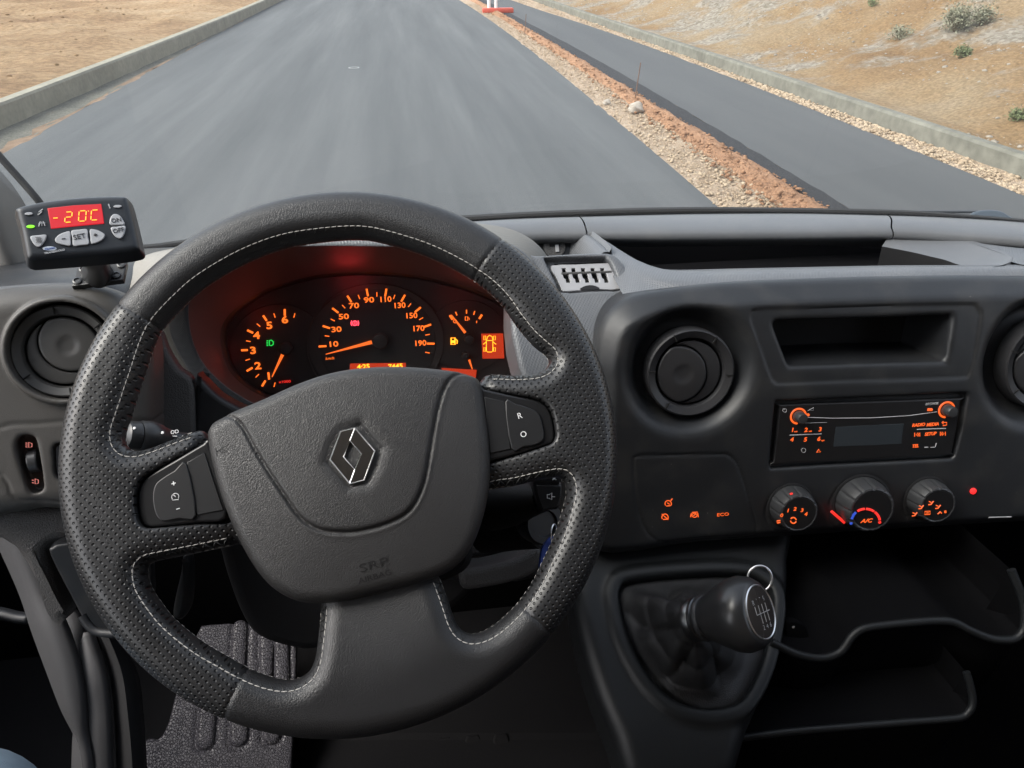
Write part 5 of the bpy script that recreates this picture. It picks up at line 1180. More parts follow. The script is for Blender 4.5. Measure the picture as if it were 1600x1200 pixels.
# audio satellite behind the right spoke
st2 = empty('audio_control', pt(858, 775, 0.62), 'black audio control with a loudspeaker symbol behind the right spoke', 'audio control')
Fa = Frame(pt(857, 773, 0.61), 40, 0)
plate('pod_body', smooth(Fa.poly([(836, 735), (833, 755), (838, 780), (846, 801), (860, 797), (873, 794), (877, 780), (879, 745), (876, 735)]), 3), -0.03, 0, M_GLOSS2, st2, Fa, 0.003)
plate('key_pad', smooth(Fa.poly([(838, 738), (838, 752), (877, 753), (877, 738)], 0.001), 1), 0, 0.0014, M_GLOSS2, st2, Fa, 0.0004)
plate('key_pad', smooth(Fa.poly([(838, 758), (840, 775), (848, 797), (871, 791), (876, 776), (877, 759)], 0.001), 1), 0, 0.0014, M_GLOSS2, st2, Fa, 0.0006)
marks('symbol', [([(855, 773), (858, 773), (862, 770), (862, 781), (858, 778.5), (855, 778.5)], 0.7, True), ([(862, 776), (867, 776.5)], 0.7, False), ([(862, 746), (869, 750)], 0.8, False), ([(869, 745), (863, 750)], 0.8, False)], M_WHITE, st2, Fa, 0.0016)
tube('arm', [pt(770, 790, 0.66), pt(800, 785, 0.645), pt(845, 778, 0.628)], [0.022, 0.02, 0.012], M_DARK, st2, 20)
# ignition lock and key with a blue tag
lock = empty('ignition_lock', pt(850, 815, 0.66), 'ignition lock with the key in it on the column', 'ignition lock')
Fi = Frame(pt(850, 818, 0.66), 30, -20)
lathe('lock_barrel', [(0.019, -0.05), (0.019, 0.0), (0.017, 0.003), (0.012, 0.003), (0.011, 0.0), (0.0001, 0.0)], M_KNOB, lock, Fi.M, 32)
tube('lock_arm', [pt(760, 815, 0.72), pt(810, 815, 0.70), pt(850, 822, 0.675)], [0.03, 0.026, 0.02], M_DARK, lock, 20)
key = empty('key_ring', pt(860, 850, 0.62), 'blue key tag hanging on a steel ring from the ignition', 'key tag')
tube('split_ring', [pt(866+5*math.cos(t), 836+17*math.sin(t), 0.625+0.006*math.cos(t)) for t in np.linspace(0, 2*math.pi, 24, endpoint=False)], 0.0007, M_CHROME, key, 6, True)
Fy = Frame(pt(858, 865, 0.622), 45, -15)
plate('tag', smooth(Fy.poly([(861, 838), (852, 846), (846, 856), (843, 872), (842, 895), (850, 897), (870, 890), (878, 845)]), 3), -0.002, 0.002, mat('blue_plastic', (0.025, 0.055, 0.26), 0.4), key, Fy, 0.001)
# dark knee panel and under-column pieces seen through the wheel
M_FOOT = mat('footwell_shaded', (0.0035, 0.0035, 0.004), 0.9, spec=0.03, bump=PB)  # shade of the footwell and shelves put into the base colour
slab('knee_panel', [(240, 790), (300, 800), (335, 850), (350, 900), (372, 960), (400, 1000), (460, 1020), (500, 1020), (620, 1000), (720, 950), (760, 900), (800, 860), (820, 820), (600, 760), (400, 760)], 0.82, M_DARK, dash, 0.04, 0.015, 12, 0)
slab('column_bracket', [(718, 860), (720, 820), (770, 795), (815, 805), (820, 850), (800, 870), (722, 870)], 0.78, M_DASHG, dash, 0.03, 0.006, 20, 0)
slab('lower_tray', [(722, 893), (760, 886), (810, 872), (842, 856), (845, 885), (820, 905), (770, 918), (724, 922)], 0.75, M_DASHG, dash, 0.03, 0.006, 20, 0)
slab('knee_rib', [(284, 872), (296, 870), (300, 910), (296, 952), (282, 972), (268, 965), (272, 935), (280, 900)], 0.76, M_DASH, dash, 0.02, 0.008, 15, 0)
# ---- left lower panels, bonnet release flap, door side
slab('lower_left_panel', [(-60, 800), (20, 790), (90, 795), (250, 795), (250, 860), (130, 850), (92, 850), (77, 858), (73, 875), (95, 950), (110, 965), (80, 965), (20, 860), (-60, 830)], 0.70, M_DASHG, dash, 0.04, 0.012, 18, -8)
slab('release_flap', [(78, 868), (82, 855), (98, 850), (150, 848), (230, 860), (230, 990), (174, 990), (150, 986), (134, 975), (112, 935)], 0.695, M_DASH, dash, 0.02, 0.0025, 18, -8)
tube('flap_lip', smooth([pt(x, y, 0.685) for x, y in [(128, 962), (138, 977), (152, 987), (180, 990), (230, 990)]], 5, False), 0.004, M_DASH, dash, 10, False)
# ---- gear lever console
Fg = Frame(pt(1085, 1000, 0.765), 66, 5)
go = Fg.poly([(908, 790), (1060, 785), (1232, 780), (1236, 870), (1234, 930), (1221, 1008), (1199, 1074), (1172, 1140), (1136, 1230), (1000, 1230), (960, 1150), (925, 1060), (900, 960), (895, 900)])
GO = Poly2D(smooth(go, 3), 0.002)
gh = Fg.poly([(968, 940), (970, 918), (982, 909), (1030, 902), (1090, 898), (1130, 897), (1170, 900), (1198, 915), (1207, 935), (1205, 970), (1192, 1030), (1172, 1075), (1150, 1100), (1110, 1108), (1080, 1104), (1048, 1090), (1014, 1055), (984, 1000)])
GH = Poly2D(smooth(gh, 3), 0.0012)
def gear_sdf(u, v, w):
    h = -3.0*np.clip(-v-0.06, 0, 1)**2
    r = 0.018; x = GO(u, v)+r; y = w-h+r
    d = np.minimum(np.maximum(x, y), 0)+np.hypot(np.maximum(x, 0), np.maximum(y, 0))-r
    g = GH(u, v)
    d = smin(d, np.hypot(np.maximum(np.abs(g-0.006)-0.003, 0), w-h)-0.0045, 0.008)      # raised frame round the gaiter
    d = smax(d, -np.maximum(g, -0.035-w), 0.005)
    return np.maximum(d, -0.07-w)
g0 = np.array(go).min(0)-0.01; g1 = np.array(go).max(0)+0.01
cons = sdf_obj('gear_console', gear_sdf, (g0[0], g0[1], -0.072), (g1[0], g1[1], 0.012), 0.0022, M_LOW, dash, Fg)
gear = empty('gear_lever', pt(1060, 990, 0.70), 'gear lever with a round black knob, chrome collar and shift pattern', 'gear lever')
# gaiter: folded leather cone from the frame up to the collar
KB0, KB1 = pt(1086, 968, 0.69), pt(1188, 956, 0.645)        # collar, knob cap centre
axg = (KB1-KB0)/np.linalg.norm(KB1-KB0)
nb = 120; base = resample(smooth(gh, 3), nb); rows = []
for k, t in enumerate(np.linspace(0, 1, 60)):
    row = []
    for j, (bu, bv) in enumerate(base):
        bp_ = Fg.xyz(bu, bv, -0.008); a = 2*math.pi*j/nb
        X_ = np.cross(axg, [0, 0, 1]); X_ /= np.linalg.norm(X_); Y_ = np.cross(axg, X_)
        # matching direction on the collar
        dirb = bp_-Fg.xyz(*np.mean(base, 0), -0.008); x_, y_ = dirb@X_, dirb@Y_; n_ = math.hypot(x_, y_)+1e-9
        tp = KB0+(X_*x_+Y_*y_)/n_*0.0175
        cen = Fg.xyz(*Fg.uv(1055, 985), -0.012)
        s1 = t**0.8
        mid = cen+(bp_-cen)*(1-t)**1.3 if t < 1 else cen
        p = bp_*(1-s1)+tp*s1
        dip = math.sin(math.pi*min(t*1.15, 1))*0.022*(1-t)
        p = p-Fg.N*dip*1.4
        tt = min(max((t-0.25)/0.75, 0), 1); fold = (-0.0030*(1-abs(math.sin(math.pi*(2.8*tt+0.35*math.sin(a+1))))**0.6)*math.sin(math.pi*min(tt*1.0, 1)**0.8) if tt > 0 else 0)+(0.0060*(abs(math.sin(3*a+2.2*t))**0.7-0.6)+0.0016*math.sin(8*a-5*t+1.0))*math.sin(math.pi*t)
        row.append(p+Fg.N*fold*0.8+(X_*x_+Y_*y_)/n_*fold)
    rows.append(row)
M_GAIT = leather('gaiter_leather', (0.022, 0.022, 0.023), 0.40, 620, 0.35)
mesh('gaiter', np.array(rows).reshape(-1, 3), grid_faces(60, nb, True), M_GAIT, gear, None, 60)
Mg = Matrix.Translation(Vector(KB0)) @ Vector(axg).to_track_quat('Z', 'Y').to_matrix().to_4x4()
Lg = np.linalg.norm(KB1-KB0)
lathe('collar', [(0.0001, -0.004), (0.0185, -0.004), (0.0195, 0.0), (0.0185, 0.003), (0.0195, 0.004), (0.0198, 0.007), (0.0185, 0.008)], mat('satin_metal', (0.16, 0.165, 0.17), 0.35, metal=1.0), gear, Mg, 48)
lathe('collar_ring', [(0.0180, 0.008), (0.0202, 0.0095), (0.0207, 0.012), (0.0202, 0.014), (0.0185, 0.015)], M_KNOB, gear, Mg, 48)
z1 = Lg
gk = lathe('gear_knob', [(0.0192, 0.015), (0.0205, 0.018), (0.0232, z1*0.36), (0.0275, z1*0.50), (0.0312, z1*0.64), (0.0325, z1*0.76), (0.0308, z1*0.88), (0.0268, z1*0.975), (0.0228, z1*1.0), (0.0222, z1*0.998), (0.0001, z1*0.998)], mat('knob_leather', (0.022, 0.022, 0.023), 0.30, bump=[('noise', 800, 0.1, 0.0003)]), gear, Mg, 64, 40)
Mc = Mg @ Matrix.Translation((0, 0, z1*1.001))
lathe('cap_ring', [(0.0222, -0.001), (0.0230, 0.0005), (0.0222, 0.0012), (0.0215, 0.0005)], M_CHROME, gk, Mc, 64)
cap = lathe('cap', [(0.0215, -0.001), (0.0215, 0.0006), (0.015, 0.0016), (0.0001, 0.0020)], mat('cap_gloss', (0.035, 0.030, 0.028), 0.12), gk, Mc, 64)
# pattern drawn upright as seen by the driver
Ri_ = Mc.inverted().to_3x3() @ Vector(CR); Up = Mc.inverted().to_3x3() @ Vector(CU); ra = math.atan2(Up[1], Up[0])-math.pi/2
Mp = Mc @ Matrix.Rotation(ra, 4, 'Z') @ Matrix.Translation((0, 0, 0.0019))
ln = [tube_mesh([(x, -0.009, 0), (x, 0.006, 0)], 0.00035, 4) for x in (-0.004, 0.002, 0.008)]+[tube_mesh([(-0.010, -0.001, 0), (0.012, -0.001, 0)], 0.00035, 4), tube_mesh([(-0.010, -0.001, 0), (-0.010, 0.006, 0)], 0.00035, 4)]
mesh('shift_pattern', *merge(ln), M_GREY, gk, Mp)
for s_, x, y in (('R', -0.010, 0.009), ('1', -0.004, 0.0095), ('3', 0.002, 0.0095), ('5', 0.008, 0.0095), ('2', -0.004, -0.0125), ('4', 0.002, -0.0125), ('6', 0.008, -0.0125)):
    me = text_mesh(s_, 0.0042, 0.0004); link('lettering', me, M_GREY, gk, Mp @ Matrix.Translation((x, y, -0.0004)))
tube('metal_ring', [pt(1187+19*math.cos(t), 904+20*math.sin(t), 0.735) for t in np.linspace(0, 2*math.pi, 40, endpoint=False)], 0.0012, M_CHROME, dash, 8, True)
# ---- open shelves at the lower right
l1_ = smooth([pt(x, y, 0.76) for x, y in [(1205, 1003), (1240, 1020), (1270, 1027.5), (1294, 1027), (1315, 1017), (1330, 996), (1345, 984), (1366, 979), (1420, 973), (1468, 970), (1492, 973), (1516, 985), (1546, 997), (1570, 1000), (1588, 997), (1600, 982), (1601, 950), (1594, 925), (1580, 890)]], 5, False)
l2_ = smooth([pt(x, y, 0.75) for x, y in [(1130, 1157), (1225, 1144), (1330, 1135), (1420, 1128), (1495, 1122), (1513, 1113), (1520, 1098), (1517, 1074), (1510, 1050)]], 5, False)
def shelf(name, L, rad, back, drop):
    L = np.asarray(L); b = L+np.array([0, back, -0.02]); dn = L+np.array([0, 0.012, -drop])
    root = tube(name, L, rad, M_LOW, dash, 10)
    n_ = len(L); v_ = np.concatenate([L, b, dn]); f_ = []
    for i in range(n_-1): f_.append((i, i+1, n_+i+1, n_+i)); f_.append((i, i+1, 2*n_+i+1, 2*n_+i))
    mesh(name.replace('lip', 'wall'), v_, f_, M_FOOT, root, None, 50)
shelf('shelf_lip', l1_, 0.0042, 0.25, 0.10); shelf('shelf_lip', l2_, 0.0036, 0.25, 0.08)
# twelve volt socket block beside the console
slab('socket_block', [(1230, 972), (1258, 978), (1266, 1010), (1266, 1024), (1244, 1018), (1230, 1008)], 0.785, M_FOOT, dash, 0.01, 0.002, 20, 0)
for y in (979, 1002): lathe('screw', [(0.002, 0), (0.0015, 0.001), (0.0001, 0.0012)], M_CHROME, dash, Frame(pt(1239, y, 0.782), 30).M, 12)
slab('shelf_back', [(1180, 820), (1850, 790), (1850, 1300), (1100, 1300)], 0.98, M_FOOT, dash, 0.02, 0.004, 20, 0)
# ---- floor, pedal plate with raised ribs, footwell
M_MAT = mat('pedal_rubber', (0.055, 0.053, 0.064), 0.42, bump=[('cells', 270, 0.8, 0.0014)])
M_FLOORM = mat('floor_rubber', (0.007, 0.007, 0.008), 0.7, spec=0.15, bump=[('noise', 300, 0.3, 0.001)])
cabin = empty('cab_shell', (0, 0, 0.9), 'cab interior of the van: floor, footwell, roof lining and rear wall', 'van cab')
FZ = CAMZ-1.05
box('floor', -0.95, 1.25, -0.9, 1.3, FZ-0.03, FZ, M_FLOORM, cabin)
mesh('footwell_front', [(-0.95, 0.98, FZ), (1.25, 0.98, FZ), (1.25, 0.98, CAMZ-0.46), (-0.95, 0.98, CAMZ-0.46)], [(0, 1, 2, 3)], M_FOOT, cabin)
mt_ = empty('floor_mat', pt(380, 1120, 1.05), 'grained dark rubber floor plate with long raised ribs under the wheel', 'floor mat')
Fmt = Frame(pt(400, 1080, 1.12), 62, 0)
mo = Fmt.poly([(285, 1040), (310, 985), (330, 975), (450, 970), (462, 975), (462, 1070), (455, 1200), (450, 1330), (150, 1330), (215, 1165), (245, 1155), (262, 1130)])
MO = Poly2D(smooth(mo, 2), 0.002)
ribs = []
for x0, y0, x1, y1 in ((375, 980, 372, 1045), (417, 980, 418, 1050), (440, 985, 441, 1060), (325, 1110, 321, 1157), (375, 1115, 373, 1152), (426, 1120, 425, 1148)):
    ribs.append((np.array(Fmt.uv(x0, y0)), np.array(Fmt.uv(x1, y1)), 16*Fmt.scale(x0, y0)*(0.8 if y0 < 1100 else 1)))
def mat_sdf(u, v, w):
    d = ext(MO(u, v), w+0.006, 0.006, 0.003)
    for a, b, r in ribs:
        e = b-a; t = np.clip(((u-a[0])*e[0]+(v-a[1])*e[1])/(e@e), 0, 1); q = np.hypot(u-a[0]-e[0]*t, v-a[1]-e[1]*t)
        d = d+0.003*np.exp(-((q-r)/0.002)**2)
        d = smin(d, np.hypot(np.maximum(q-r*0.55, 0), np.maximum(w-0.000, 0))-0.004, 0.003)
    return d
m0 = np.array(mo).min(0)-0.01; m1 = np.array(mo).max(0)+0.01
sdf_obj('mat_plate', mat_sdf, (m0[0], m0[1], -0.016), (m1[0], m1[1], 0.012), 0.003, M_MAT, mt_, Fmt)
# floor tunnel with raised studs under the console
for i in range(7):
    x = 520+44*i; f_ = Frame(pt(x, 1185-i*3, 1.15), 60)
    plate('floor_rib', smooth([(-0.012, -0.05), (0.012, -0.05), (0.012, 0.012), (0, 0.018), (-0.012, 0.012)], 3), 0, 0.006, M_FLOORM, cabin, f_, 0.004)
mesh('floor_ramp', [tuple(pt(x, y, d)) for x, y, d in ((455, 1145, 1.16), (1150, 1145, 1.16), (1400, 1500, 0.95), (300, 1500, 0.95))], [(0, 1, 2, 3)], M_FLOORM, cabin)
# door side: pillar foot strips seen at the lower left
door = empty('front_door', (-0.86, 0.1, FZ), 'grey inner side of the driver door with a black window seal', 'van door')
M_DOORG = mat('door_grey', (0.055, 0.055, 0.058), 0.6, bump=PB); M_DOORD = mat('door_dark', (0.014, 0.014, 0.015), 0.6)
loft('door_strip', [P3([(-30, 800), (0, 862), (30, 930), (48, 985), (72, 1050), (95, 1110), (122, 1165), (128, 1210), (130, 1300)], 0.78), P3([(30, 800), (45, 862), (70, 930), (98, 985), (118, 1050), (125, 1110), (124, 1165), (130, 1210), (132, 1300)], 0.775)], M_DOORG, door, 2, ncol=50, thick=0.01, rsmooth=False)
loft('door_sill', [P3([(120, 1300), (124, 1165), (127, 1110), (120, 1070), (135, 1020), (142, 1000)], 0.80), P3([(180, 1300), (177, 1165), (175, 1110), (168, 1050), (152, 1000), (147, 985)], 0.79)], M_DOORG, door, 2, ncol=50, thick=0.01, rsmooth=False)
loft('door_hinge', [P3([(70, 938), (88, 980), (95, 1020), (108, 1060)], 0.83), P3([(95, 945), (118, 962), (128, 985), (122, 1020)], 0.83)], M_DOORG, door, 2, ncol=20, thick=0.01, rsmooth=False)
loft('door_rubber', [P3([(150, 985), (170, 1050), (178, 1120), (182, 1200), (184, 1300)], 0.80), P3([(165, 985), (190, 1050), (200, 1120), (207, 1200), (210, 1300)], 0.785), P3([(180, 985), (215, 1050), (225, 1120), (230, 1200), (235, 1300)], 0.81)], M_DOORD, door, 3, ncol=40, thick=0.01)
XD = -0.90
mesh('door_card', [(XD, -0.95, FZ), (XD, 1.1, FZ), (XD, 1.1, CAMZ-0.34), (XD, -0.95, CAMZ-0.30)], [(0, 1, 2, 3)], M_DOORD, door)
loft('door_pocket_edge', [P3([(-80, 938), (0, 948), (30, 955), (50, 957)], 0.83), P3([(-80, 950), (0, 956), (30, 962), (50, 964)], 0.835)], M_DASH, door, 2, ncol=20, thick=0.01, rsmooth=False)
# right door and rest of the shell
M_LINING = mat('roof_lining', (0.30, 0.29, 0.27), 0.95); M_WALL = mat('rear_wall', (0.26, 0.17, 0.11), 0.9)  # unseen rear wall, its warm brown invented for the bounce on the wheel
ZR = CAMZ+0.36
box('roof', -0.95, 1.25, -0.95, 0.24, ZR, ZR+0.02, M_LINING, cabin)
box('rear_wall', -0.95, 1.25, -0.95, -0.93, FZ, ZR, M_WALL, cabin)
rd = empty('passenger_door', (1.22, 0.1, FZ), 'dark inner side of the passenger door outside the photo', 'van door')
mesh('door_card', [(1.22, -0.95, FZ), (1.22, 1.1, FZ), (1.22, 1.1, CAMZ-0.34), (1.22, -0.95, CAMZ-0.30)], [(3, 2, 1, 0)], M_DOORD, rd)
for x, par in ((-0.92, door), (1.24, rd)):
    box('door_frame', x-0.02, x+0.02, -0.95, -0.45, CAMZ-0.32, ZR, M_WALL, par)
# windscreen: its lower edge, the glass, pillars
ws = empty('windscreen', (0.1, 1.0, CAMZ-0.3), 'clear windscreen above the dashboard with a black lower edge', 'windscreen')
M_GLASS = bpy.data.materials.new('windscreen_glass'); M_GLASS.use_nodes = True; n, l = nodes(M_GLASS); n.remove(n['Principled BSDF'])
tr = n.new('ShaderNodeBsdfTransparent'); tr.inputs[0].default_value = (0.93, 0.96, 0.95, 1); gg = n.new('ShaderNodeBsdfGlossy'); gg.inputs['Roughness'].default_value = 0.02
fz_ = n.new('ShaderNodeFresnel'); fz_.inputs['IOR'].default_value = 1.35; mx = n.new('ShaderNodeMixShader'); l.new(fz_.outputs[0], mx.inputs[0]); l.new(tr.outputs[0], mx.inputs[1]); l.new(gg.outputs[0], mx.inputs[2]); df = n.new('ShaderNodeBsdfTranslucent'); df.inputs[0].default_value = (0.8, 0.8, 0.8, 1); mx2 = n.new('ShaderNodeMixShader')     # dust film mixed in as a milky haze over the view
nt = n.new('ShaderNodeTexNoise'); nt.inputs['Scale'].default_value = 6; nt.inputs['Detail'].default_value = 8; tcg = n.new('ShaderNodeTexCoord'); l.new(tcg.outputs['Object'], nt.inputs['Vector'])
mr_ = n.new('ShaderNodeMapRange'); mr_.inputs['To Min'].default_value = 0.005; mr_.inputs['To Max'].default_value = 0.03; l.new(nt.outputs['Fac'], mr_.inputs['Value'])
l.new(mr_.outputs[0], mx2.inputs[0]); l.new(mx.outputs[0], mx2.inputs[1]); l.new(df.outputs[0], mx2.inputs[2]); l.new(mx2.outputs[0], n['Material Output'].inputs[0])
base_px = [(-120, 380), (100, 391), (220, 391), (300, 381), (500, 357), (742, 343), (904, 335), (1105, 330.5), (1386, 334.5), (1500, 341), (1600, 349), (1850, 370)]
base_d = [0.86, 0.93, 0.97, 1.0, 1.06, 1.10, 1.12, 1.13, 1.13, 1.125, 1.12, 1.10]
base = smooth(P3(base_px, base_d), 5, False)
base[:, 2] = np.minimum(base[:, 2], CAMZ-0.30)
top = np.array([[-0.80+2.0*t, 0.22+0.06*math.sin(math.pi*t), ZR-0.01] for t in np.linspace(0, 1, len(base))])
top[:, 0] = np.linspace(-0.82, 1.15, len(base))
loft('glass', [base, [0.6*a+0.4*b+np.array([0, 0.05, 0.02]) for a, b in zip(base, top)], top], M_GLASS, ws, 8, ncol=60, sharp=80)
loft('black_edge', [[p+np.array([0, -0.002, -0.002]) for p in base], [p+np.array([0, 0.010, 0.004]) for p in base], [p+np.array([0, 0.05, -0.04]) for p in base]], M_SEAM, ws, 2, ncol=120)
# left pillar with its black seal
pil = empty('windscreen_pillar', pt(20, 380, 0.85), 'grey windscreen pillar cut by the left edge of the photo', 'pillar')
loft('pillar_trim', [P3([(-12, 440), (-22, 400), (-60, 330), (-130, 250), (-330, 80)], [0.82, 0.80, 0.78, 0.76, 0.72]), P3([(10, 436), (-4, 400), (-40, 330), (-105, 250), (-300, 60)], [0.80, 0.78, 0.76, 0.74, 0.70]), P3([(38, 424), (18, 380), (-6, 320), (-60, 245), (-240, 30)], [0.80, 0.785, 0.77, 0.75, 0.72]), P3([(62, 385), (47, 335), (22, 292), (-20, 240), (-180, 20)], [0.86, 0.85, 0.84, 0.82, 0.78])], mat('pillar_grey', (0.15, 0.145, 0.135), 0.7, bump=PB), pil, 4, ncol=50)
tube('seal', smooth(P3([(75, 338), (61, 315), (32, 281), (0, 245), (-60, 175), (-200, 10)], [0.90, 0.87, 0.86, 0.85, 0.83, 0.80]), 4, False), 0.0042, M_BLACKRUB, pil, 8)
tube('door_seal', smooth(P3([(6, 440), (-2, 425), (-25, 395), (-60, 350), (-150, 250)], [0.80, 0.80, 0.79, 0.78, 0.76]), 4, False), 0.010, M_BLACKRUB, pil, 8)
# wipers
wpm = mat('wiper_black', (0.03, 0.034, 0.038), 0.5)
wl_ = empty('windscreen_wiper', pt(900, 335, 1.13), 'thin black wiper lying along the bottom of the windscreen, left', 'wiper', 'windscreen wipers')
tube('wiper_arm', smooth(P3([(700, 350), (735, 342), (780, 336.5), (840, 333.5), (930, 332)], 1.20), 4, False), [0.008]*3+[0.007]*5+[0.005]*5+[0.002]*4, wpm, wl_, 8, flat=0.7)
tube('wiper_blade', smooth(P3([(820, 336), (930, 333.5), (1066, 331)], 1.20), 4, False), 0.0022, wpm, wl_, 6)
wr_ = empty('windscreen_wiper', pt(1540, 338, 1.12), 'black wiper with a rounded pivot cap at the right end', 'wiper', 'windscreen wipers')
tube('wiper_blade', smooth(P3([(1063, 334), (1200, 331.5), (1380, 331), (1530, 331)], 1.17), 4, False), 0.0022, wpm, wr_, 6)
Fw = Frame(pt(1550, 338, 1.15), 45, 0)
plate('pivot_cap', smooth(Fw.poly([(1510, 346), (1515, 337), (1524, 329.5), (1543, 326.5), (1563, 328), (1577, 335), (1590, 348)]), 3), -0.03, 0.0, mat('pivot_blue_grey', (0.05, 0.065, 0.08), 0.45), wr_, Fw, 0.004)
# ================================================================ refrigeration control on its ball mount
Fd = Frame(pt(122, 355, 0.56), 36, -21, 2.5)
dev = empty('temperature_control', pt(150, 425, 0.60), 'small black refrigeration control showing -20°C in red on a ball mount', 'temperature display')
dface = Fd.poly([(28, 324), (60, 316), (110, 309.5), (150, 307), (190, 306.5), (198, 311), (205, 335), (211, 360), (216, 384), (214, 389), (180, 394), (120, 399), (60, 403), (46, 403), (42, 396), (35, 360), (27, 330)])
DF = Poly2D(smooth(dface, 3), 0.0006)
def dev_sdf(u, v, w):
    r = 0.0035; x = DF(u, v)+r-0.004*np.clip(-w/0.018, 0, 1); y = np.abs(w+0.010)-0.010+r
    return np.minimum(np.maximum(x, y), 0)+np.hypot(np.maximum(x, 0), np.maximum(y, 0))-r
d0 = np.array(dface).min(0)-0.01; d1_ = np.array(dface).max(0)+0.01
M_DEV = mat('control_body', (0.022, 0.026, 0.032), 0.42, bump=[('noise', 1200, 0.1, 0.0003)])
sdf_obj('body', dev_sdf, (d0[0], d0[1], -0.024), (d1_[0], d1_[1], 0.003), 0.0011, M_DEV, dev, Fd)
M_BTN = mat('button_grey', (0.42, 0.43, 0.45), 0.45); M_INK = mat('dark_ink', (0.03, 0.03, 0.035), 0.6)
def Z(x, y): return (x/4.0, 230+y/4.0)
def dplate(nm, pts, w0, w1, m, par=dev, sm=1, bv=0.0006): return plate(nm, smooth(Fd.poly([Z(*p) for p in pts], w1), sm) if sm > 1 else Fd.poly([Z(*p) for p in pts], w1), w0, w1, m, par, Fd, bv)
lcd = dplate('display', [(295, 380), (460, 362), (632, 353), (642, 415), (650, 476), (480, 492), (318, 508)], -0.001, 0.0006, glow('red_display', (0.75, 0.012, 0.025), 0.50))
M_SEG = glow('amber_segment', (1.0, 0.45, 0.04), 1.1)
def seg7(cx, cy, w, h, on, sk=0.07):
    P = {'a': [(-1, 1), (1, 1)], 'b': [(1, 1), (1, 0)], 'c': [(1, 0), (1, -1)], 'd': [(-1, -1), (1, -1)], 'e': [(-1, -1), (-1, 0)], 'f': [(-1, 0), (-1, 1)], 'g': [(-1, 0), (1, 0)]}
    for k in on:
        (x0, y0), (x1, y1) = P[k]; q = []
        for x, y in ((x0*0.86+x1*0.14, y0*0.86+y1*0.14), (x1*0.86+x0*0.14, y1*0.86+y0*0.14)):
            X = cx+x*w/2+y*h*sk*0.5; Y = cy-y*h/2-(X-470)*0.03*0; q.append(Z(X, Y-(x*w/2)*0.06))
        marks('digit_segment', [(q, 0.85, False)], M_SEG, lcd, Fd, 0.0008)
seg7(347, 443, 40, 60, 'g'); seg7(428, 437, 42, 64, 'abged'); seg7(515, 430, 44, 64, 'abcdef'); seg7(592, 424, 44, 62, 'adef')
marks('degree_mark', [([Z(552, 398), Z(553, 402)], 0.9, False)], M_SEG, lcd, Fd, 0.0008)
def btn(pts, s_, x, y, h, **k):
    b = dplate('button', pts, 0.0, 0.0016, M_BTN, dev, 3); q = Z(x, y)
    text('lettering', s_, Fd, q[0], q[1], h, M_INK, b, 0.0017, **k); return b
btn([(342, 578), (368, 546), (405, 530), (438, 527), (441, 570), (440, 614), (400, 610), (362, 600)], '-', 397, 570, 5, sx=2.2, bold=0.0002)
btn([(446, 522), (495, 514), (543, 512), (550, 558), (556, 604), (505, 612), (458, 615), (452, 570)], 'SET', 496, 560, 9)
btn([(562, 513), (605, 516), (645, 535), (656, 553), (640, 578), (605, 596), (570, 601), (564, 558)], '+', 597, 550, 6, bold=0.0003)
btn([(686, 482), (688, 445), (702, 422), (722, 416), (748, 426), (768, 452), (779, 482), (730, 486)], 'ON', 727, 457, 7.5)
btn([(693, 500), (735, 495), (783, 491), (780, 530), (765, 562), (745, 570), (718, 555), (700, 528)], 'OFF', 740, 521, 7.5)
hb = btn([(191, 556), (240, 549), (288, 546), (282, 580), (262, 610), (238, 623), (210, 604), (196, 580)], '', 240, 580, 6)
marks('heat_symbol', [([Z(x-8, 562), Z(x+4, 570), Z(x-6, 580), Z(x+6, 588), Z(x-4, 596)], 0.5, False) for x in (230, 242, 254)], M_INK, hb, Fd, 0.0018)
for x, y, mm, nm in ((180, 415, M_BTN, 'lamp_window'), (190, 494, glow('green_led', (0.25, 1.0, 0.03), 0.8), 'green_lamp'), (735, 369, M_BTN, 'lamp_window')):
    dplate(nm, [(x+26*math.cos(t), y-9*math.sin(t)-0.04*26*math.cos(t)) for t in np.linspace(0, 2*math.pi, 14, endpoint=False)], 0.0, 0.001, mm, dev, 1, 0.0003)
marks('bolt_symbol', [([Z(268, 388), Z(242, 407), Z(264, 403), Z(238, 424)], 0.9, False)], M_BTN, dev, Fd, 0.0003)
marks('road_symbol', [([Z(252, 466), Z(242, 496)], 0.9, False), ([Z(270, 464), Z(282, 492)], 0.9, False), ([Z(240, 478), Z(284, 474)], 0.8, False), ([Z(261, 468), Z(262, 494)], 0.6, False)], M_BTN, dev, Fd, 0.0003)
dt = lambda s, x, y, h, **k: text('lettering', s, Fd, *Z(x, y), h, M_BTN, dev, 0.0002, **k)
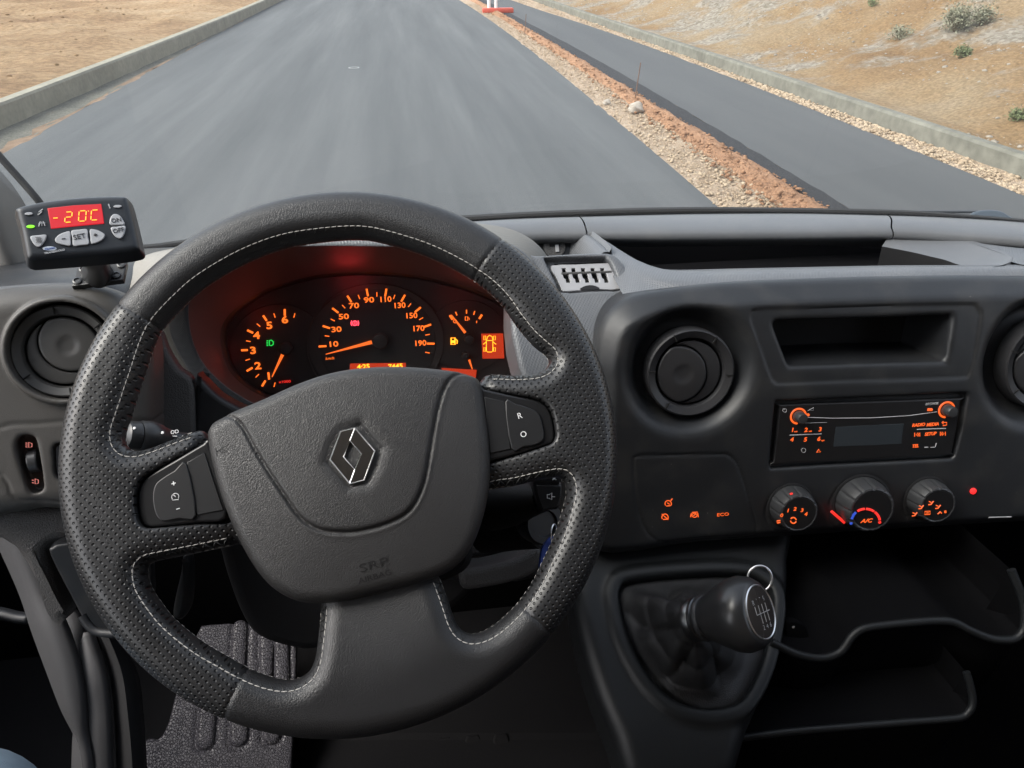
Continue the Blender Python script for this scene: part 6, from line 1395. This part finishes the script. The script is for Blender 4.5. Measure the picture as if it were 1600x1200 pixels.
dt('!', 683, 370, 8, bold=0.0002); dt('TRANSICOLD', 340, 653, 3.4, sx=1.15, shear=0.2, bold=0.00008)
ob = dplate('maker_badge', [(310+44*math.cos(t), 633-14*math.sin(t)) for t in np.linspace(0, 2*math.pi, 20, endpoint=False)], 0.0, 0.0006, mat('badge_white', (0.55, 0.6, 0.68), 0.5), dev, 1, 0.0002)
text('lettering', 'Carrier', Fd, *Z(310, 633), 4.0, mat('badge_blue', (0.05, 0.12, 0.4), 0.5), ob, 0.0007, shear=0.3)
# mount: ball stem and base plate with screws
Fb = Frame(pt(152, 432, 0.665), 62, -6, 3)
bp_px = [(112, 447), (121, 418), (198, 409), (192, 437)]
bpl = plate('base_plate', Fb.poly(bp_px), -0.006, 0.0, M_GLOSS2, dev, Fb, 0.001)
for x, y in ((121, 439.5), (182, 430.5), (131, 421), (190, 414)):
    u, v = Fb.uv(x, y); lathe('screw', [(0.0040, 0), (0.0038, 0.0014), (0.0025, 0.0018), (0.0022, 0.0006), (0.0001, 0.0006)], M_CHROME if False else M_KNOB, bpl, Fb.M @ Matrix.Translation((u, v, 0)), 20)
tube('stem', [pt(152, 428, 0.668), pt(152, 421, 0.655), pt(150, 412, 0.64), pt(146, 400, 0.62), pt(140, 385, 0.60)], [0.013, 0.011, 0.0095, 0.011, 0.016], M_KNOB, dev, 24)
# ================================================================ the driver's knee in jeans
per = empty('person', pt(-60, 1290, 0.52), 'knee of a person in blue jeans at the lower left corner', 'person')
kp_ = [pt(x-55, y+75, d) for x, y, d in ((-420, 1900, 0.42), (-250, 1600, 0.45), (-120, 1400, 0.48), (-40, 1270, 0.52), (-15, 1255, 0.58), (-20, 1300, 0.66), (-30, 1380, 0.78), (-30, 1420, 0.92))]
P_ = smooth(kp_, 6, False); rr2 = np.interp(np.linspace(0, 1, len(P_)), [0, 0.35, 0.5, 0.6, 0.8, 1], [0.095, 0.085, 0.065, 0.062, 0.058, 0.045])
tube('trousers', P_, rr2, mat('blue_denim', (0.20, 0.27, 0.33), 0.9, bump=[('weave', 700, 0.5, 0.0006)], vary=0.15, vscale=25), per, 40)
